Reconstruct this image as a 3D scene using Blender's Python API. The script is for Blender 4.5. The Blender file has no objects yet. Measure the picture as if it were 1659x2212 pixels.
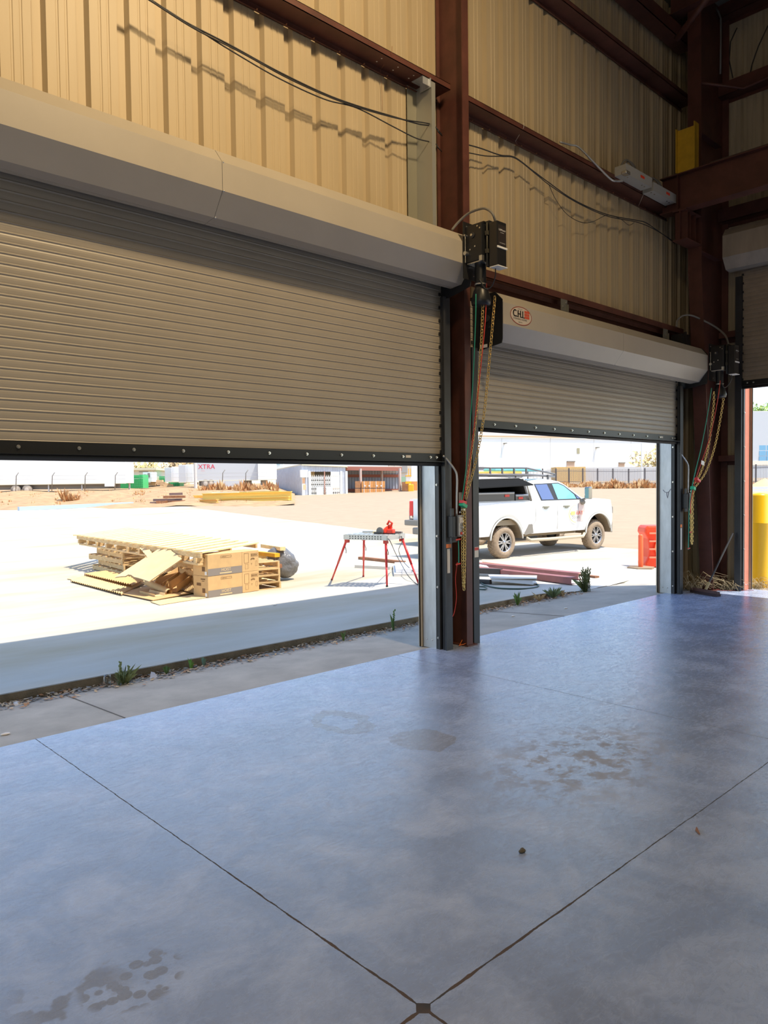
import bpy, math, random
from mathutils import Vector as V, Matrix
sc = bpy.context.scene
col = sc.collection
random.seed(7)
R = math.radians
# ---------------------------------------------------------------- camera
CAMZ = 1.706
FPX = 1600.85
YAW, PIT, ROL = R(43.3592), R(2.01794), R(0.70684)
cF = V((math.sin(YAW)*math.cos(PIT), math.cos(YAW)*math.cos(PIT), -math.sin(PIT)))
_r0 = V((math.cos(YAW), -math.sin(YAW), 0))
_d0 = cF.cross(_r0)
cR = math.cos(ROL)*_r0 + math.sin(ROL)*_d0
cD = -math.sin(ROL)*_r0 + math.cos(ROL)*_d0
CAM = V((0, 0, CAMZ))
cam_d = bpy.data.cameras.new('camera')
cam = bpy.data.objects.new('camera', cam_d)
col.objects.link(cam)
M = Matrix((( cR.x, -cD.x, -cF.x, 0), (cR.y, -cD.y, -cF.y, 0), (cR.z, -cD.z, -cF.z, CAMZ), (0, 0, 0, 1)))
cam.matrix_world = M
cam_d.sensor_fit = 'VERTICAL'
cam_d.sensor_height = 36.0
cam_d.lens = FPX*36.0/2212.0
cam_d.clip_start = 0.05
cam_d.clip_end = 2000
sc.camera = cam
# ---------------------------------------------------------------- sky, sun, lamps, exposure
w = bpy.data.worlds.new('sky'); sc.world = w; w.use_nodes = True
nt = w.node_tree; nt.nodes.clear()
sky = nt.nodes.new('ShaderNodeTexSky'); sky.sky_type = 'NISHITA'; sky.sun_disc = False
sky.sun_elevation = R(64); sky.sun_rotation = R(155); sky.air_density = 1.1; sky.dust_density = 0.7; sky.ozone_density = 1.6
bg = nt.nodes.new('ShaderNodeBackground'); bg.inputs['Strength'].default_value = 0.29
wo = nt.nodes.new('ShaderNodeOutputWorld')
nt.links.new(sky.outputs[0], bg.inputs[0]); nt.links.new(bg.outputs[0], wo.inputs[0])
sun_d = bpy.data.lights.new('sun', 'SUN'); sun_d.energy = 5.4; sun_d.angle = R(0.55); sun_d.color = (1.0, 0.93, 0.80)
sun = bpy.data.objects.new('sun', sun_d); col.objects.link(sun)
sun.rotation_euler = V((-0.18, 0.40, -1.0)).to_track_quat('-Z', 'Y').to_euler()
def lamp(name, loc, target, size, power, colr):
    d = bpy.data.lights.new(name, 'AREA'); d.shape = 'DISK'; d.size = size; d.energy = power; d.color = colr
    o = bpy.data.objects.new(name, d); col.objects.link(o); o.location = loc
    o.rotation_euler = (V(target)-V(loc)).to_track_quat('-Z', 'Y').to_euler()
    return o
# high bay lamps under the roof, behind and left of the camera
lamp('high_bay_lamp', (4.0, 0.2, 8.75), (2.4, 5.4, 4.8), 0.6, 195, (1.0, 0.74, 0.42)).data.spread = R(125)
lamp('high_bay_lamp', (-2.2, -1.2, 8.75), (0.2, 5.4, 4.4), 0.7, 65, (1.0, 0.74, 0.42)).data.spread = R(125)
vs = sc.view_settings
vs.view_transform = 'Standard'
try: vs.look = 'None'
except Exception: pass
vs.exposure = 0.32; vs.gamma = 1.0; vs.use_curve_mapping = False
sc.cycles.max_bounces = 8; sc.cycles.diffuse_bounces = 5; sc.cycles.glossy_bounces = 4
sc.cycles.transmission_bounces = 6; sc.cycles.transparent_max_bounces = 8
sc.cycles.use_denoising = True
sc.cycles.sample_clamp_indirect = 6.0
# ---------------------------------------------------------------- rays from picture points to real planes
def ray(px, py): return cF + cR*((px-829.5)/FPX) + cD*((py-1106.0)/FPX)
def onz(px, py, z):
    v = ray(px, py); return CAM + v*((z-CAMZ)/v.z)
def ony(px, py, y):
    v = ray(px, py); return CAM + v*(y/v.y)
def onx(px, py, x):
    v = ray(px, py); return CAM + v*(x/v.x)
def atd(px, py, D): return CAM + ray(px, py)*D
FH = V((math.sin(YAW), math.cos(YAW), 0)); RH = V((math.cos(YAW), -math.sin(YAW), 0))
def clamp(t, a=0.0, b=1.0): return max(a, min(b, t))
def smooth(t): t = clamp(t); return t*t*(3-2*t)
def gz(x, y):
    """height of the yard outside: slopes off for drainage, then rises gently far away, with a dirt bank on the left"""
    t = max(y-6.7, x-12.3)
    z = -0.01-0.21*clamp(t/5.0)
    if y < 9: z -= 0.08*smooth((x-9.5)/1.5)*clamp(1-(y-6.7)/2.2)*clamp((12.3-x)/0.4+1)
    D = x*FH.x+y*FH.y; L = x*RH.x+y*RH.y
    if D > 20:
        s = L/D
        a = 1.13+0.54*smooth((s+0.08)/0.25)
        z += a*((D-20)/70.0)**1.5 if D < 110 else a*((90)/70.0)**1.5
        z += 0.80*smooth((D-59)/15.0)*smooth((-0.125-s)/0.03)
    return z
def ground(px, py):
    """where the line of sight through a picture point meets the yard"""
    v = ray(px, py); t = 4.0; st = 0.25
    while t < 400:
        p = CAM+v*t
        if p.z <= gz(p.x, p.y):
            for _ in range(12):
                st *= 0.5
                p = CAM+v*t
                t += -st if p.z <= gz(p.x, p.y) else st
            return CAM+v*t
        st = max(0.25, t*0.02); t += st
    return CAM+v*100
def far(px, D):
    p = CAM+ray(px, 1045)*D; p.z = gz(p.x, p.y); return p
def rowz(px, row, D): return atd(px, row, D).z
# ---------------------------------------------------------------- mesh builder
class MB:
    def __init__(s, T=None): s.v = []; s.f = []; s.fm = []; s.cur = 0; s.T = T; s.sm = []; s.smooth = False
    def add(s, vs, fs):
        o = len(s.v)
        s.v += [tuple(p) for p in vs]
        for f in fs: s.f.append(tuple(i+o for i in f)); s.fm.append(s.cur); s.sm.append(s.smooth)
        return s
    def box(s, a, b):
        x0, x1 = sorted((a[0], b[0])); y0, y1 = sorted((a[1], b[1])); z0, z1 = sorted((a[2], b[2]))
        return s.add([(x0,y0,z0),(x1,y0,z0),(x1,y1,z0),(x0,y1,z0),(x0,y0,z1),(x1,y0,z1),(x1,y1,z1),(x0,y1,z1)],
                     [(3,2,1,0),(4,5,6,7),(0,1,5,4),(1,2,6,5),(2,3,7,6),(3,0,4,7)])
    def obox(s, c, ax, hx, hy, hz):
        c = V(c); X, Y, Z = [V(a).normalized() for a in ax]
        P = [c+X*(hx*i)+Y*(hy*j)+Z*(hz*k) for k in (-1,1) for (i,j) in ((-1,-1),(1,-1),(1,1),(-1,1))]
        return s.add(P, [(3,2,1,0),(4,5,6,7),(0,1,5,4),(1,2,6,5),(2,3,7,6),(3,0,4,7)])
    def bar(s, p, q, wd, ht, up=(0,0,1)):
        p, q = V(p), V(q); X = (q-p).normalized(); Z = V(up); Y = Z.cross(X)
        if Y.length < 1e-4: Y = V((0,1,0)).cross(X)
        Y.normalize(); Z = X.cross(Y)
        return s.obox((p+q)/2, (X,Y,Z), (q-p).length/2, wd/2, ht/2)
    def prism(s, poly, vec):
        n = len(poly); P = [V(p) for p in poly]; vec = V(vec); Q = [p+vec for p in P]
        return s.add(P+Q, [tuple(range(n))[::-1], tuple(range(n, 2*n))]+[(i, (i+1)%n, n+(i+1)%n, n+i) for i in range(n)])
    def strip(s, A, B):
        n = len(A); return s.add(list(A)+list(B), [(i, i+1, n+i+1, n+i) for i in range(n-1)])
    def shell(s, pts, vec, th):
        """sheet profile pts (3D, open polyline) extruded along vec with thickness offset vectors th (list)"""
        P = [V(p) for p in pts]; Q = [V(p)+V(t) for p, t in zip(pts, th)]
        return s.prism(P+Q[::-1], vec)
    def cyl(s, p, q, r0, r1=None, n=12, cap=True):
        r1 = r0 if r1 is None else r1
        p, q = V(p), V(q); a = (q-p).normalized()
        b = a.orthogonal().normalized(); c = a.cross(b)
        A = [p+(b*math.cos(2*math.pi*i/n)+c*math.sin(2*math.pi*i/n))*r0 for i in range(n)]
        B = [q+(b*math.cos(2*math.pi*i/n)+c*math.sin(2*math.pi*i/n))*r1 for i in range(n)]
        sv = s.smooth; s.smooth = True
        s.add(A+B, [(i, (i+1)%n, n+(i+1)%n, n+i) for i in range(n)])
        s.smooth = sv
        if cap: s.add(A, [tuple(range(n))[::-1]]); s.add(B, [tuple(range(n))])
        return s
    def tube(s, pts, r, n=7, cap=True, closed=False):
        P = [V(p) for p in pts]; m = len(P); rings = []
        t0 = (P[1]-P[0]).normalized(); b = t0.orthogonal().normalized()
        for i in range(m):
            if closed: t = (P[(i+1)%m]-P[i-1]).normalized()
            else: t = (P[min(i+1, m-1)]-P[max(i-1, 0)]).normalized()
            b = (b-t*b.dot(t))
            b = b.normalized() if b.length > 1e-6 else t.orthogonal().normalized()
            c = t.cross(b); rr = r[i] if isinstance(r, (list, tuple)) else r
            rings += [P[i]+(b*math.cos(2*math.pi*k/n)+c*math.sin(2*math.pi*k/n))*rr for k in range(n)]
        fs = []
        for i in range(m if closed else m-1):
            j = (i+1) % m
            fs += [(i*n+k, i*n+(k+1)%n, j*n+(k+1)%n, j*n+k) for k in range(n)]
        if cap and not closed: fs += [tuple(range(n))[::-1], tuple(range((m-1)*n, m*n))]
        sv = s.smooth; s.smooth = True; s.add(rings, fs); s.smooth = sv
        return s
    def lathe(s, prof, c, ax=(0,0,1), n=20, ref=None):
        a = V(ax).normalized(); b = a.orthogonal().normalized() if ref is None else V(ref); d = a.cross(b); c = V(c); m = len(prof); P = []
        for r, h in prof: P += [c+a*h+(b*math.cos(2*math.pi*i/n)+d*math.sin(2*math.pi*i/n))*max(r, 1e-4) for i in range(n)]
        sv = s.smooth; s.smooth = True
        s.add(P, [(j*n+i, j*n+(i+1)%n, (j+1)*n+(i+1)%n, (j+1)*n+i) for j in range(m-1) for i in range(n)])
        s.smooth = sv; return s
    def ball(s, c, r, n=8, m=5):
        rx, ry, rz = r if isinstance(r, (tuple, list)) else (r, r, r); c = V(c); P = []; 
        for j in range(m+1):
            t = math.pi*j/m
            for i in range(n): P.append(c+V((rx*math.sin(t)*math.cos(2*math.pi*i/n), ry*math.sin(t)*math.sin(2*math.pi*i/n), rz*math.cos(t))))
        sv = s.smooth; s.smooth = True
        s.add(P, [(j*n+i, (j+1)*n+i, (j+1)*n+(i+1)%n, j*n+(i+1)%n) for j in range(m) for i in range(n)])
        s.smooth = sv; return s
    def text(s, body, o, u, v, size, depth=0.0, align='LEFT', xs=1.0):
        me = text_me(body, align); o, u, v = V(o), V(u).normalized(), V(v).normalized(); nn = u.cross(v)
        return s.add([o+u*(p.co.x*size*xs)+v*(p.co.y*size)+nn*depth for p in me.vertices], [tuple(f.vertices) for f in me.polygons])
    def build(s, name, mats, parent=None, base=None, bevel=0.0, seg=2, local=False):
        vs = [V(p) if s.T is None else V(s.T(*p)) for p in s.v]
        me = bpy.data.meshes.new(name)
        org = V((0,0,0))
        if not local:
            if parent is not None: org = ORG.get(parent.name, V((0,0,0)))
            else:
                if base is None:
                    mn = [min(p[i] for p in vs) for i in range(3)]; mx = [max(p[i] for p in vs) for i in range(3)]
                    base = V(((mn[0]+mx[0])/2, (mn[1]+mx[1])/2, mn[2]))
                org = V(base)
        me.from_pydata([tuple(p-org) for p in vs], [], s.f)
        me.validate()
        ms = mats if isinstance(mats, (list, tuple)) else [mats]
        for m in ms: me.materials.append(m)
        if len(me.polygons) == len(s.f):
            me.polygons.foreach_set('material_index', s.fm); me.polygons.foreach_set('use_smooth', s.sm)
        o = bpy.data.objects.new(name, me); col.objects.link(o)
        ORG[o.name] = org
        if parent is not None: o.parent = parent
        else: o.location = org
        if bevel:
            b = o.modifiers.new('bevel', 'BEVEL'); b.width = bevel; b.segments = seg; b.limit_method = 'ANGLE'; b.angle_limit = R(40)
        me.update()
        return o
ORG = {}
_tc = {}
def text_me(body, align='LEFT'):
    k = (body, align)
    if k not in _tc:
        cu = bpy.data.curves.new('lettering', 'FONT'); cu.body = body; cu.align_x = align; cu.resolution_u = 3
        ob = bpy.data.objects.new('lettering', cu); col.objects.link(ob)
        dg = bpy.context.evaluated_depsgraph_get(); dg.update()
        _tc[k] = bpy.data.meshes.new_from_object(ob.evaluated_get(dg))
        bpy.data.objects.remove(ob)
    return _tc[k]
def thing(name, label, cat, loc=(0,0,0), rz=0.0, group=None):
    o = bpy.data.objects.new(name, None); col.objects.link(o); o.empty_display_size = 0.1
    o.location = loc; o.rotation_euler = (0, 0, rz); ORG[o.name] = V(loc)
    o['label'] = label; o['category'] = cat
    if group: o['group'] = group
    return o
def tag(o, label, cat, group=None, kind=None):
    o['label'] = label; o['category'] = cat
    if group: o['group'] = group
    if kind: o['kind'] = kind
    return o
def struct(o): o['kind'] = 'structure'; return o
def dup(o, parent=None):
    c = o.copy(); col.objects.link(c); ORG[c.name] = V(ORG.get(o.name, (0,0,0)))
    if parent is not None: c.parent = parent
    for ch in [x for x in bpy.data.objects if x.parent == o]: dup(ch, c)
    return c
# ---------------------------------------------------------------- materials
def hx(h):
    h = h.lstrip('#'); out = []
    for i in (0, 2, 4):
        c = int(h[i:i+2], 16)/255.0
        out.append(c/12.92 if c <= 0.04045 else ((c+0.055)/1.055)**2.4)
    return tuple(out)
MC = {}
def mat(name, c, rough=0.6, metal=0.0, var=0.0, vs=6.0, st=(1,1,1), bump=0.0, bs=40.0, spec=0.5, c2=None, trans=0.0, alpha=1.0, emit=None):
    if name in MC: return MC[name]
    if isinstance(c, str): c = hx(c)
    if isinstance(c2, str): c2 = hx(c2)
    m = bpy.data.materials.new(name); m.use_nodes = True; n = m.node_tree; b = n.nodes['Principled BSDF']; L = n.links
    b.inputs['Base Color'].default_value = (*c, 1); b.inputs['Roughness'].default_value = rough; b.inputs['Metallic'].default_value = metal
    b.inputs['Specular IOR Level'].default_value = spec
    if trans: b.inputs['Transmission Weight'].default_value = trans
    if alpha < 1: b.inputs['Alpha'].default_value = alpha
    if var or c2:
        tc = n.nodes.new('ShaderNodeTexCoord'); mp = n.nodes.new('ShaderNodeMapping'); mp.inputs['Scale'].default_value = st
        nz = n.nodes.new('ShaderNodeTexNoise'); nz.inputs['Scale'].default_value = vs; nz.inputs['Detail'].default_value = 6; nz.inputs['Roughness'].default_value = 0.62
        L.new(tc.outputs['Object'], mp.inputs[0]); L.new(mp.outputs[0], nz.inputs['Vector'])
        rp = n.nodes.new('ShaderNodeValToRGB'); rp.color_ramp.elements[0].position = 0.33; rp.color_ramp.elements[1].position = 0.68
        if c2: a, d = c2, c
        else: a = tuple(x*(1-var) for x in c); d = tuple(min(1, x*(1+var)) for x in c)
        rp.color_ramp.elements[0].color = (*a, 1); rp.color_ramp.elements[1].color = (*d, 1)
        L.new(nz.outputs[0], rp.inputs[0]); L.new(rp.outputs[0], b.inputs['Base Color'])
    if bump:
        tc2 = n.nodes.new('ShaderNodeTexCoord'); n2 = n.nodes.new('ShaderNodeTexNoise'); n2.inputs['Scale'].default_value = bs; n2.inputs['Detail'].default_value = 5
        bp = n.nodes.new('ShaderNodeBump'); bp.inputs['Strength'].default_value = bump; bp.inputs['Distance'].default_value = 0.02
        L.new(tc2.outputs['Object'], n2.inputs['Vector']); L.new(n2.outputs[0], bp.inputs['Height']); L.new(bp.outputs[0], b.inputs['Normal'])
    MC[name] = m
    return m
m_panel = mat('tan_liner_panel', (0.47, 0.375, 0.235), 0.5, var=0.045, vs=1.6, st=(3, 3, .5))
m_red = mat('red_oxide_steel', (0.105, 0.036, 0.025), 0.5, var=0.25, vs=4)
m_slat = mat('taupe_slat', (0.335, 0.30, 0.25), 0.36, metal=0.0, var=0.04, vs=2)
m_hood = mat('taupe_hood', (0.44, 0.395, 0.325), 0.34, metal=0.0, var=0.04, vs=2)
m_hoodold = mat('dusty_hood', (0.40, 0.34, 0.26), 0.5, metal=0.1, var=0.12, vs=5, st=(1, 1, .2))
m_black = mat('black_steel', (0.012, 0.013, 0.015), 0.38)
m_guide = mat('charcoal_guide', (0.030, 0.032, 0.036), 0.40, var=0.2, vs=5)
m_galv = mat('galvanised_steel', (0.56, 0.58, 0.60), 0.42, metal=0.6, var=0.14, vs=9, st=(1, 1, .3))
m_zinc = mat('zinc_bolt', (0.66, 0.66, 0.64), 0.25, metal=0.9)
m_trim = mat('tan_trim', (0.42, 0.37, 0.29), 0.5)
m_brass = mat('brass_chain', (0.72, 0.50, 0.18), 0.30, metal=0.9)
m_grey = mat('grey_box', (0.42, 0.41, 0.37), 0.5)
m_greyhose = mat('grey_hose', (0.20, 0.19, 0.17), 0.5)
m_green = mat('green_cord', (0.02, 0.34, 0.22), 0.5)
m_redcord = mat('red_cord', (0.62, 0.05, 0.03), 0.5)
m_orange = mat('orange_tag', (0.90, 0.22, 0.04), 0.5)
m_label = mat('white_sticker', (0.72, 0.68, 0.62), 0.5)
m_white = mat('white_paint', (0.80, 0.80, 0.78), 0.3)
m_yellow = mat('yellow_paint', (0.83, 0.40, 0.012), 0.42, var=0.1, vs=5)
m_conc = mat('yard_concrete', (0.58, 0.55, 0.50), 0.8, vs=0.22, st=(.55, 1.6, 1), c2=(0.40, 0.325, 0.205), bump=0.1, bs=60)
m_apron = mat('apron_concrete', (0.40, 0.375, 0.33), 0.85, var=0.16, vs=2.2, bump=0.2, bs=80)
m_curb = mat('curb_concrete', (0.20, 0.165, 0.115), 0.9, var=0.3, vs=5, bump=0.4, bs=60)
m_asph = mat('sandy_asphalt', (0.37, 0.278, 0.18), 0.9, var=0.07, vs=1.2, bump=0.1, bs=90)
m_dirt = mat('dry_dirt', (0.40, 0.25, 0.125), 0.95, var=0.22, vs=1.2)
m_card = mat('kraft_cardboard', (0.58, 0.36, 0.155), 0.8, var=0.06, vs=6)
m_card2 = mat('pale_cardboard', (0.66, 0.47, 0.24), 0.75, var=0.08, vs=4)
m_wood = mat('pallet_wood', (0.62, 0.42, 0.20), 0.75, var=0.18, vs=9, st=(1, 1, 4))
m_wood2 = mat('bright_pine', (0.78, 0.60, 0.30), 0.7, var=0.12, vs=8)
m_truck = mat('white_car_paint', (0.82, 0.82, 0.80), 0.16)
m_tyre = mat('dusty_tyre', (0.30, 0.225, 0.155), 0.9, var=0.15, vs=14)
m_rim = mat('alloy_rim', (0.45, 0.45, 0.47), 0.25, metal=0.8)
m_dark = mat('dark_plastic', (0.03, 0.03, 0.032), 0.55)
m_greyp = mat('grey_plastic', (0.22, 0.20, 0.17), 0.5)
m_glass = mat('lit_blue_glass', (0.11, 0.15, 0.30), 0.05, spec=0.8)  # blue base colour paints the daylit look into the truck panes
m_text = mat('black_ink', (0.02, 0.02, 0.025), 0.6)
m_redpl = mat('barrier_orange', (0.92, 0.075, 0.02), 0.42)
m_rust = mat('rusty_steel', (0.30, 0.13, 0.06), 0.7, var=0.25, vs=7)
m_leaf = mat('weed_green', (0.12, 0.22, 0.06), 0.7, var=0.25, vs=9)
m_dry = mat('dry_weed', (0.46, 0.21, 0.075), 0.9, var=0.3, vs=3)
m_straw = mat('dry_straw', (0.46, 0.36, 0.21), 0.8)
# ================================================================ floor
def floor_mat():
    m = bpy.data.materials.new('sealed_floor_concrete'); m.use_nodes = True; n = m.node_tree; L = n.links; b = n.nodes['Principled BSDF']
    N = n.nodes.new
    geo = N('ShaderNodeTexCoord'); sep = N('ShaderNodeSeparateXYZ'); L.new(geo.outputs['Object'], sep.inputs[0])
    def noise(scale, st=(1,1,1), rot=0, det=6, rough=0.6, dist=0.0):
        mp = N('ShaderNodeMapping'); mp.inputs['Scale'].default_value = st; mp.inputs['Rotation'].default_value = (0, 0, rot)
        z = N('ShaderNodeTexNoise'); z.inputs['Scale'].default_value = scale; z.inputs['Detail'].default_value = det; z.inputs['Roughness'].default_value = rough; z.inputs['Distortion'].default_value = dist
        L.new(geo.outputs['Object'], mp.inputs[0]); L.new(mp.outputs[0], z.inputs['Vector']); return z.outputs[0]
    def ramp(i, p0, p1, c0=(0,0,0), c1=(1,1,1)):
        r = N('ShaderNodeValToRGB'); e = r.color_ramp.elements; e[0].position = p0; e[1].position = p1; e[0].color = (*c0, 1); e[1].color = (*c1, 1)
        L.new(i, r.inputs[0]); return r.outputs[0]
    def mth(op, a, bb=None, c=None):
        k = N('ShaderNodeMath'); k.operation = op
        for idx, q in enumerate((a, bb, c)):
            if q is None: continue
            if isinstance(q, (int, float)): k.inputs[idx].default_value = q
            else: L.new(q, k.inputs[idx])
        return k.outputs[0]
    def mix(f, a, bb, mode='MIX'):
        k = N('ShaderNodeMix'); k.data_type = 'RGBA'; k.blend_type = mode
        for s, q in ((0, f), (6, a), (7, bb)):
            if isinstance(q, tuple): k.inputs[s].default_value = (*q, 1)
            elif isinstance(q, (int, float)): k.inputs[s].default_value = q
            else: L.new(q, k.inputs[s])
        return k.outputs[2]
    big = noise(0.55, det=5); med = noise(2.6, det=7, rough=0.65, dist=0.6); scr1 = noise(12, (0.75, 1.5, 1), R(35), 10, 0.80, 1.8); scr2 = noise(15, (1.6, 0.6, 1), R(-10), 10, 0.80, 1.6); spk = noise(55, det=4, rough=0.7)
    c = ramp(big, 0.3, 0.7, (0.265, 0.335, 0.50), (0.33, 0.405, 0.59))
    c = mix(mth('MULTIPLY', ramp(noise(1.1, det=5), 0.48, 0.66), 0.55), c, (0.215, 0.245, 0.33))
    c = mix(ramp(med, 0.44, 0.70), c, (0.43, 0.50, 0.67))
    c = mix(mth('MULTIPLY', ramp(scr1, 0.60, 0.74), 0.75), c, (0.52, 0.58, 0.74))
    c = mix(mth('MULTIPLY', ramp(scr2, 0.62, 0.72), 0.60), c, (0.19, 0.185, 0.19))
    c = mix(mth('MULTIPLY', ramp(spk, 0.60, 0.70), 0.30), c, (0.16, 0.16, 0.18))
    # blotches of dirt, cluster of dried drips, ring stain, scuffed patch
    def region(cx, cy, rx, ry, soft=0.35):
        dx = mth('DIVIDE', mth('SUBTRACT', sep.outputs[0], cx), rx); dy = mth('DIVIDE', mth('SUBTRACT', sep.outputs[1], cy), ry)
        d = mth('SQRT', mth('ADD', mth('MULTIPLY', dx, dx), mth('MULTIPLY', dy, dy)))
        return ramp(d, 1-soft, 1.0, (1,1,1), (0,0,0))
    vor = N('ShaderNodeTexVoronoi'); vor.inputs['Scale'].default_value = 19; L.new(geo.outputs['Object'], vor.inputs['Vector'])
    drops = ramp(vor.outputs['Distance'], 0.46, 0.52, (1,1,1), (0,0,0))
    drop_reg = mth('MULTIPLY', drops, region(1.08, 2.45, 0.19, 0.17, 0.15))
    drop_reg = mth('MAXIMUM', drop_reg, mth('MULTIPLY', ramp(noise(5, det=3), 0.52, 0.56), region(0.90, 2.52, 0.22, 0.24, 0.5)))
    c = mix(mth('MULTIPLY', drop_reg, 0.75), c, (0.19, 0.17, 0.155))
    pt = ramp(noise(6.5, det=6, rough=0.7), 0.48, 0.56)
    pr = mth('MULTIPLY', pt, region(4.0, 2.45, 1.0, 0.62, 0.7))
    c = mix(mth('MULTIPLY', pr, 0.65), c, (0.27, 0.225, 0.175))
    def ring(cx, cy, rx, ry, inner):
        dx = mth('DIVIDE', mth('SUBTRACT', sep.outputs[0], cx), rx); dy = mth('DIVIDE', mth('SUBTRACT', sep.outputs[1], cy), ry)
        d = mth('SQRT', mth('ADD', mth('MULTIPLY', dx, dx), mth('MULTIPLY', dy, dy)))
        d = mth('ADD', d, mth('MULTIPLY', mth('SUBTRACT', noise(4.5, det=4), 0.5), 1.1))
        return mth('MULTIPLY', mth('LESS_THAN', d, 0.95), mth('GREATER_THAN', d, inner))
    st = mth('MAXIMUM', ring(3.40, 4.10, 0.22, 0.30, 0.5), ring(3.55, 3.42, 0.22, 0.22, 0.0))
    c = mix(mth('MULTIPLY', st, 0.62), c, (0.24, 0.22, 0.21))
    # saw-cut control joints
    wob = mth('MULTIPLY', mth('SUBTRACT', noise(7, det=4), 0.5), 0.012)
    near = mth('MULTIPLY', region(1.70, 1.64, 1.5, 1.5, 0.95), ramp(noise(6, det=4), 0.35, 0.6))
    wid = mth('ADD', mth('ADD', 0.0021, mth('MULTIPLY', ramp(noise(23, det=3), 0.4, 0.7), 0.0018)), mth('MULTIPLY', near, 0.0055))
    masks = []
    for ch, pos in ((0, 1.70), (0, 5.17), (1, 1.641), (0, 8.64), (0, -1.77), (1, -1.83)):
        d = mth('ABSOLUTE', mth('SUBTRACT', mth('ADD', sep.outputs[ch], wob), pos)); masks.append(mth('LESS_THAN', d, wid))
    d2 = mth('LESS_THAN', mth('ADD', mth('ABSOLUTE', mth('SUBTRACT', sep.outputs[0], 1.70)), mth('ABSOLUTE', mth('SUBTRACT', sep.outputs[1], 1.641))), mth('ADD', 0.033, mth('MULTIPLY', wob, 2)))
    j = d2
    for q in masks: j = mth('MAXIMUM', j, q)
    jc = mix(near, (0.035, 0.028, 0.025), (0.10, 0.055, 0.028))
    c = mix(j, c, jc)
    L.new(c, b.inputs['Base Color'])
    rg = mth('ADD', 0.12, mth('MULTIPLY', ramp(scr1, 0.42, 0.60), 0.22)); rg = mth('ADD', rg, mth('MULTIPLY', ramp(med, 0.4, 0.7), 0.10))
    rg = mth('MAXIMUM', rg, mth('MULTIPLY', j, 0.9)); rg = mth('ADD', rg, mth('MULTIPLY', pr, 0.25))
    L.new(rg, b.inputs['Roughness']); b.inputs['Specular IOR Level'].default_value = 0.85
    bp = N('ShaderNodeBump'); bp.inputs['Strength'].default_value = 0.16; bp.inputs['Distance'].default_value = 0.01
    hh = mth('SUBTRACT', mth('ADD', scr1, mth('MULTIPLY', scr2, 0.6)), mth('MULTIPLY', j, 1.5)); L.new(hh, bp.inputs['Height']); L.new(bp.outputs[0], b.inputs['Normal'])
    return m
b = MB(); b.box((-6, -9.5, -0.2), (12.25, 5.31, 0))
struct(b.build('floor', floor_mat(), base=(0, 0, 0)))
# ================================================================ corrugated liner walls
PER = 0.3048
def rib_profile(a, z, step=PER, off=0.0):
    """points along the wall (u, depth outwards) between a and z"""
    pts = []; k = math.floor((a-off)/step)
    unit = [(0, 0), (.066, 0), (.0705, .004), (.0825, .004), (.087, 0), (.128, 0), (.1325, .004), (.1445, .004), (.149, 0), (.2048, 0), (.222, .042), (.282, .042), (.3048, 0)]
    while k*step+off < z:
        for u, d in unit[:-1]:
            x = k*step+off+u
            if a <= x <= z: pts.append((x, d))
        k += 1
    def dep(x):
        u = (x-off) % step
        for (u0, d0), (u1, d1) in zip(unit, unit[1:]):
            if u0 <= u <= u1: return d0+(d1-d0)*(u-u0)/max(u1-u0, 1e-6)
        return 0
    return [(a, dep(a))]+[p for p in pts if a+1e-4 < p[0] < z-1e-4]+[(z, dep(z))]
YP = 5.425     # inner face of the front wall panels
XP = 12.20     # inner face of the right wall panels
def panel_rect(bm, u0, u1, z0, z1, wall):
    pr = rib_profile(u0, u1, off=0.115)
    f = (lambda u, d, z: (u, YP+d, z)) if wall == 'A' else (lambda u, d, z: (XP+d, u, z))
    for off in (0, 0.012):
        bm.strip([f(u, d+off, z0) for u, d in pr], [f(u, d+off, z1) for u, d in pr])
ROOF = 9.13
D1 = (0.85, 5.66); D2 = (6.19, 10.97); D3 = (-3.2, 4.50)  # third door is widened out of view so more daylight comes in
H1, H2, H3 = 3.90, 3.45, 5.02
b = MB()
panel_rect(b, -6, -4.6, -0.02, ROOF, 'A'); panel_rect(b, -4.6, 0.2, H1, ROOF, 'A'); panel_rect(b, 0.2, D1[0], -0.02, ROOF, 'A'); panel_rect(b, D1[0], D1[1], H1, ROOF, 'A'); panel_rect(b, D1[1], D2[0], -0.02, ROOF, 'A')  # unseen opening left of the first door, added to bring daylight onto the floor
panel_rect(b, D2[0], D2[1], H2, ROOF, 'A'); panel_rect(b, D2[1], XP+0.03, -0.02, ROOF, 'A')
struct(b.build('wall_front', m_panel, base=(3, YP, 0)))
b = MB()
panel_rect(b, D3[1], YP+0.03, -0.02, ROOF+0.6, 'B'); panel_rect(b, D3[0], D3[1], H3, ROOF+0.6, 'B'); panel_rect(b, -4.5, D3[0], -0.02, ROOF+1.4, 'B'); panel_rect(b, -9.5, -4.5, 4.0, ROOF+1.4, 'B')  # unseen opening at the near end of this wall, added for daylight
struct(b.build('wall_right', mat('tan_liner_panel_worn', (0.42, 0.35, 0.235), 0.55, var=0.14, vs=3, st=(6, 6, .3)), base=(XP, 0, 0)))
b = MB(); b.box((-6.1, 3, 0), (-6.0, 5.46, 10.5)); b.box((-6.1, -9.5, 0), (-6.0, -5, 10.5)); b.box((-6.1, -5, 4.2), (-6, 3, 10.5)); struct(b.build('wall_left', m_panel))  # wide unseen opening in the left wall, added to let low daylight in
b = MB(); b.box((-6, -9.6, 0), (12.25, -9.5, 10.8)); struct(b.build('wall_back', m_panel))
b = MB()
def rz_(y): return 9.03+(5.95-y)*0.085
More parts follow.
